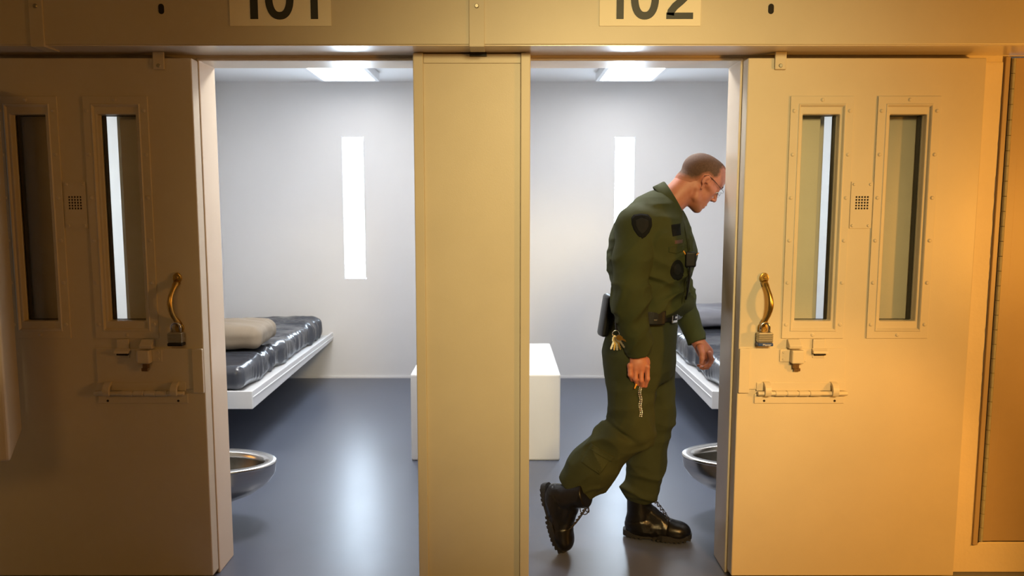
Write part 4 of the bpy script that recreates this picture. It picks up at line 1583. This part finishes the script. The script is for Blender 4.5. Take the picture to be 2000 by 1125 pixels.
def dense(pts, step=0.008):
    out = []
    for i in range(len(pts)):
        a, b = np.array(pts[i]), np.array(pts[(i + 1) % len(pts)])
        k = max(1, int(np.linalg.norm(b - a) / step))
        out += [tuple(a + (b - a) * t / k) for t in range(k)]
    return out


sh = [(1234, 425), (1240, 418), (1255, 416), (1270, 418), (1277, 426), (1277, 442), (1271, 455), (1262, 464), (1254, 468), (1245, 461), (1238, 450), (1234, 438)]
ap = badge('shoulder_patch', dense([xz(*q, 3.03) for q in sh]), PATCH, shirt)
sh2 = [(1241, 429), (1255, 423), (1270, 429), (1270, 442), (1263, 453), (1254, 460), (1246, 452), (1241, 441)]
badge('patch_crest', dense([xz(*q, 3.03) for q in sh2]), PATCH2, shirt, off=0.0042, parent=ap)
badge('chest_patch', dense([xz(*q, 3.15) for q in [(1305, 438), (1328, 436), (1329, 459), (1305, 461)]]), PATCH, shirt)
badge('name_tape', dense([xz(*q, 3.15) for q in [(1309, 468), (1331, 467), (1331, 474), (1309, 475)]]), TAPE, shirt, off=0.002)
rd = [(1318 + 16 * math.cos(t) * (1.0 if math.sin(t) < 0.5 else 0.95), 526 + 21 * math.sin(t)) for t in np.linspace(0, 2 * math.pi, 24)[:-1]]
bp_ = badge('round_badge', [xz(*q, 3.15) for q in rd], PATCH, shirt)
badge('badge_centre', [xz(1318 + (x - 1318) * 0.6, 524 + (y - 526) * 0.6, 3.15) for x, y in rd], PATCH2, shirt, off=0.0042, parent=bp_)
# front placket
badge('front_placket', dense([xz(*q, 3.15) for q in [(1341, 430), (1347, 430), (1351, 480), (1346, 560), (1332, 600), (1326, 600), (1339, 560), (1344, 480)]], 0.01), GREEN2, shirt, off=0.0035)
# breast pocket flap
badge('pocket_flap', dense([xz(*q, 3.15) for q in [(1296, 480), (1333, 477), (1333, 489), (1316, 495), (1296, 491)]], 0.008), GREEN, shirt, off=0.004)

badge('leg_pocket', dense([xz(*q, 3.1) for q in [(1152, 873), (1196, 893), (1170, 925), (1133, 905)]], 0.01), GREEN2, trousers, off=0.004)
badge('leg_pocket_flap', dense([xz(*q, 3.1) for q in [(1155, 868), (1201, 890), (1195, 900), (1149, 878)]], 0.01), GREEN2, trousers, off=0.007)
# shoulder microphone on the chest
mc = at(1345, 505, 3.16)
mcs = on_cloth([(mc[0], 2.9, mc[2])], (0, 1, 0), 0.0, shirt, 0.012)[0]
m = MB()
m.box(mcs[0] - 0.022, mcs[0] + 0.024, mcs[1] - 0.018, mcs[1] + 0.014, mcs[2] - 0.034, mcs[2] + 0.030)
mic = m.build('chest_radio_microphone', BELTM, person, bevel=0.008, seg=3)
MB().tube([mcs + (0.0, -0.004, -0.03), mcs + (0.0, -0.006, -0.07), mcs + (-0.004, 0.0, -0.12), mcs + (-0.012, 0.004, -0.17)], 0.0045, 8).build('coiled_cord', BELTM, mic, smooth=True)
MB().tube([mcs + (-0.022, -0.01, 0.02), mcs + (-0.030, -0.012, 0.034)], 0.003, 6).build('yellow_clip', ORANGE, mic)
MB().tube([mcs + (0.022, -0.01, 0.016), mcs + (0.034, -0.012, 0.026)], 0.0022, 6).build('yellow_clip', ORANGE, mic)

# duty belt following the waist
zc = at(1262, 605, YM)[2]


def waist(a, z, grow):
    zs, cx, cy, ra, rb = SEC_P
    o = np.argsort(zs)
    f = lambda q: float(np.interp(z, np.asarray(zs)[o], np.asarray(q)[o]))
    A, B, ex = f(ra) + grow, f(rb) + grow, 2.3
    c_, s_ = math.cos(a), math.sin(a)
    k = (abs(c_ / A) ** ex + abs(s_ / B) ** ex) ** (-1 / ex)
    lx, ly = k * c_, k * s_
    # facing frame -> world ; a=0 front, a=+90 his right (towards the corridor)
    return np.array((f(cx) + lx * math.cos(TA) - ly * math.sin(TA), f(cy) - lx * math.sin(TA) - ly * math.cos(TA), z))


def belt_band(a0, a1, zlo, zhi, g0, g1, n, name, m, parent, bevel=0.002):
    vs, fs = [], []
    for i in range(n + 1):
        a = math.radians(a0 + (a1 - a0) * i / n)
        for z, g in ((zlo, g0), (zlo, g1), (zhi, g1), (zhi, g0)):
            vs.append(waist(a, z, g))
    for i in range(n):
        for j in range(4):
            fs.append((i * 4 + j, (i + 1) * 4 + j, (i + 1) * 4 + (j + 1) % 4, i * 4 + (j + 1) % 4))
    if a1 - a0 < 359:
        fs += [(0, 1, 2, 3), tuple(n * 4 + j for j in range(4))]
    return MB().add(vs, fs).build(name, m, parent, bevel=bevel)


belt = belt_band(0, 360, zc - 0.029, zc + 0.026, 0.004, 0.016, 72, 'duty_belt', BELTM, person)
bk = belt_band(27, 41, zc - 0.036, zc + 0.033, 0.016, 0.022, 6, 'buckle', CHROME, belt)
belt_band(29.5, 38.5, zc - 0.025, zc + 0.022, 0.0215, 0.0235, 4, 'buckle_inset', BELTM, belt)
belt_band(31, 36, zc - 0.017, zc - 0.009, 0.0235, 0.0245, 3, 'buckle_bar', CHROME, belt)
pc = belt_band(55, 84, zc - 0.036, zc + 0.024, 0.014, 0.042, 6, 'belt_pouch', BELTM, belt, 0.006)
belt_band(66, 70, zc - 0.016, zc - 0.011, 0.042, 0.045, 3, 'pouch_snap', CHROME, belt)
belt_band(88, 93, zc - 0.03, zc + 0.028, 0.015, 0.021, 3, 'belt_keeper', BELTM, belt)
hz = belt_band(128, 162, zc - 0.105, zc + 0.072, 0.010, 0.042, 6, 'radio_holster', BELTM, belt, 0.010)
belt_band(137, 142, zc + 0.022, zc + 0.034, 0.042, 0.046, 3, 'holster_snap', ORANGE, belt)

# boots: local x forward, y left, z up; sole bottom at z=0, heel at x=0
def boot_upper(P):
    A = P
    d = cone(A, (0.048, 0, 0.058), (0.085, 0, 0.055), 0.043, 0.043)
    d = smin(d, cone(A, (0.09, 0, 0.055), (0.20, 0, 0.044), 0.046, 0.046), 0.03)
    d = smin(d, ell(A, (0.232, 0, 0.046), (0.066, 0.053, 0.044)), 0.02)
    d = smin(d, cone(A, (0.058, 0, 0.07), (0.064, 0, 0.205), 0.046, 0.054), 0.03)
    d = smin(d, cone(A, (0.095, 0, 0.13), (0.190, 0, 0.066), 0.036, 0.032), 0.02)
    # padded tongue and lace rows, ankle creases
    d = d - 0.004 * ridge(vnoise(A, (38, 10, 38), 61)) ** 2 * np.exp(-((A[:, 0] - 0.12) / 0.06) ** 2)
    d = d + 0.0025 * np.exp(-((A[:, 0] - 0.205 + 0.3 * np.abs(A[:, 1])) / 0.003) ** 2)
    d = d + 0.0025 * np.exp(-((A[:, 2] - 0.088 - 0.25 * (A[:, 0] - 0.06)) / 0.003) ** 2) * (A[:, 0] < 0.10)
    d = np.maximum(d, 0.018 - A[:, 2])
    d = np.maximum(d, A[:, 2] - 0.215)
    return d


BV, BF = sdf_mesh(boot_upper, (-0.03, -0.09, 0.0), (0.33, 0.09, 0.24), 0.004)
so = []
for k in range(40):
    t = 2 * math.pi * k / 40
    c_, s_ = math.cos(t), math.sin(t)
    x = 0.148 + 0.154 * c_
    hw = 0.055 if c_ > 0 else 0.046
    hw *= 1 - 0.16 * math.exp(-((x - 0.12) / 0.04) ** 2)
    so.append((x, hw * math.copysign(abs(s_) ** 0.62, s_)))


def boot(M, name_lab):
    def tf(p):
        return tuple((M @ Vector((float(p[0]), float(p[1]), float(p[2]))))[:])
    Vw = np.array([tf(v) for v in BV])
    b = np_obj('boot', Vw, BF, LEATHER, person)
    b['label'] = name_lab
    m = MB()
    m.prism(so, lambda x, y: tf((x, y, 0.010 + 0.010 * max(0, (x - 0.24) / 0.06))), lambda x, y: tf((x * 1.0, y, 0.036 + 0.004 * max(0, (x - 0.24) / 0.06))))
    for k in range(15):
        x = 0.012 + k * 0.0195
        if 0.088 < x < 0.115:
            continue
        hw = 0.043 if x < 0.13 else 0.051
        hw *= math.sqrt(max(0.1, 1 - ((x - 0.148) / 0.156) ** 4))
        lift = 0.012 * max(0, (x - 0.24) / 0.06)
        vs = [tf((xx, yy, zz)) for xx in (x, x + 0.012) for yy in (-hw, hw) for zz in (0.006 + lift, 0.016 + lift)]
        m.add(vs, [(0, 1, 3, 2), (4, 6, 7, 5), (0, 4, 5, 1), (2, 3, 7, 6), (0, 2, 6, 4), (1, 5, 7, 3)])
    m.build('lug_sole', SOLE, b)
    # laces climb the throat of the boot
    lm = MB()
    for k in range(7):
        t = k / 6
        x = 0.200 - 0.076 * t
        z0_ = 0.099 + 0.095 * t ** 0.9
        wdt = 0.024
        for s_ in (-1, 1):
            lm.tube([tf((x, -wdt * s_, z0_ - 0.004)), tf((x - 0.004, 0, z0_ + 0.007)), tf((x - 0.012, wdt * s_, z0_ + 0.010))], 0.0024, 6)
    for s_ in (-1, 1):
        lp_ = [tf((0.124 + 0.022 * math.sin(t), s_ * (0.004 + 0.016 * (1 - math.cos(t)) / 2), 0.200 + 0.006 * math.cos(t) - 0.018 * (1 - math.cos(t)) / 2)) for t in np.linspace(0, 2 * math.pi, 12)]
        lm.tube(lp_, 0.0022, 6)
    lm.build('laces', mat('black_lace', (0.015, 0.013, 0.013), 0.7), b, smooth=True)
    return b


# planted left boot
h0 = np.array(at(1219, 1041, 3.345)); h0[2] = 0.0
t0 = np.array(at(1347, 1056, 3.28)); t0[2] = 0.0
dx = Vector(t0 - h0).normalized()
M1 = Matrix.Translation(Vector(h0)) @ Matrix((( dx.x, -dx.y, 0, 0), (dx.y, dx.x, 0, 0), (0, 0, 1, 0), (0, 0, 0, 1)))
boot(M1, 'black leather boot planted flat on the floor')
# lifted right boot, up on its toe
fv = Vector((0.26, -0.16, -0.95)).normalized()
uv = Vector((0.80, -0.52, 0.30))
uv = (uv - fv * uv.dot(fv)).normalized()
lv = uv.cross(fv)
tip = Vector(at(1096, 1074, 3.185))
tip.z = -0.002
hl_ = tip - fv * 0.30 - uv * 0.012
M2 = Matrix(((fv.x, lv.x, uv.x, hl_.x), (fv.y, lv.y, uv.y, hl_.y), (fv.z, lv.z, uv.z, hl_.z), (0, 0, 0, 1)))
boot(M2, 'black leather boot lifted on to its toe')

# things he carries: a beaded chain in his right hand, a bunch of keys at his hip
c0 = at(1248, 749, 3.082)
ch = empty('bead_chain', tuple(c0 + (0, 0, -0.15)))
tag(ch, 'short silver bead chain dangling from the officer\'s right hand', 'chain')
m = MB()
for st, dxo in ((0, 0.0), (1, 0.007)):
    for k in range(19):
        t = k / 18
        x = c0[0] + dxo + 0.002 * math.sin(k * 0.9) + 0.006 * t
        z = c0[2] - 0.138 * t
        pr = [(0.0045 * math.cos(a), 0.0042 * math.sin(a)) for a in np.linspace(-math.pi / 2, math.pi / 2, 5)]
        m.lathe(pr, (x, c0[1] - 0.002 - 0.003 * st, z), 7)
m.build('beads', CHROME, ch, smooth=True)
MB().tube([at(1243, 750, 3.065), at(1239.5, 759, 3.062)], [0.004, 0.0025], 8).build('orange_tag', ORANGE, ch)
k0 = at(1203, 652, 3.045)
ks = empty('key_bunch', tuple(k0 + (0, 0, -0.09)))
tag(ks, 'bunch of brass keys hanging below the officer\'s belt', 'keys')
rng = random.Random(3)
MB().tube([k0 + (0.014 * math.cos(t), 0, 0.014 * math.sin(t)) for t in np.linspace(0, 2 * math.pi, 17)], 0.0016, 6, caps=False).build('key_ring', CHROME, ks, smooth=True)
MB().tube([k0 + (0.002, 0, 0.014), k0 + (0.002, 0.03, 0.05)], 0.004, 6).build('key_strap', BELTM, ks)
for i in range(6):
    a = math.radians(-125 + i * 22)
    d2 = np.array((math.cos(a) * 0.55, -0.12 + 0.05 * i, math.sin(a)))
    d2 /= np.linalg.norm(d2)
    s2 = np.cross(d2, (0, 1, 0))
    s2 /= np.linalg.norm(s2)
    b0 = k0 + (0, -0.004 * i, -0.008)
    def q2(u, v, y=0.0): return tuple(b0 + d2 * u + s2 * v + np.array((0, y, 0)))
    out = [(0.0, -0.008), (0.012, -0.011), (0.024, -0.008), (0.027, -0.004), (0.056, -0.004), (0.060, 0.0), (0.054, 0.004), (0.050, 0.002), (0.046, 0.0045), (0.041, 0.0025), (0.036, 0.004), (0.027, 0.004), (0.024, 0.009), (0.012, 0.011), (0.0, 0.008)]
    MB().prism(out, lambda u, v: q2(u, v, -0.001), lambda u, v: q2(u, v, 0.001)).build('key', BRASS if i % 2 else LOCKSTEEL, ks)
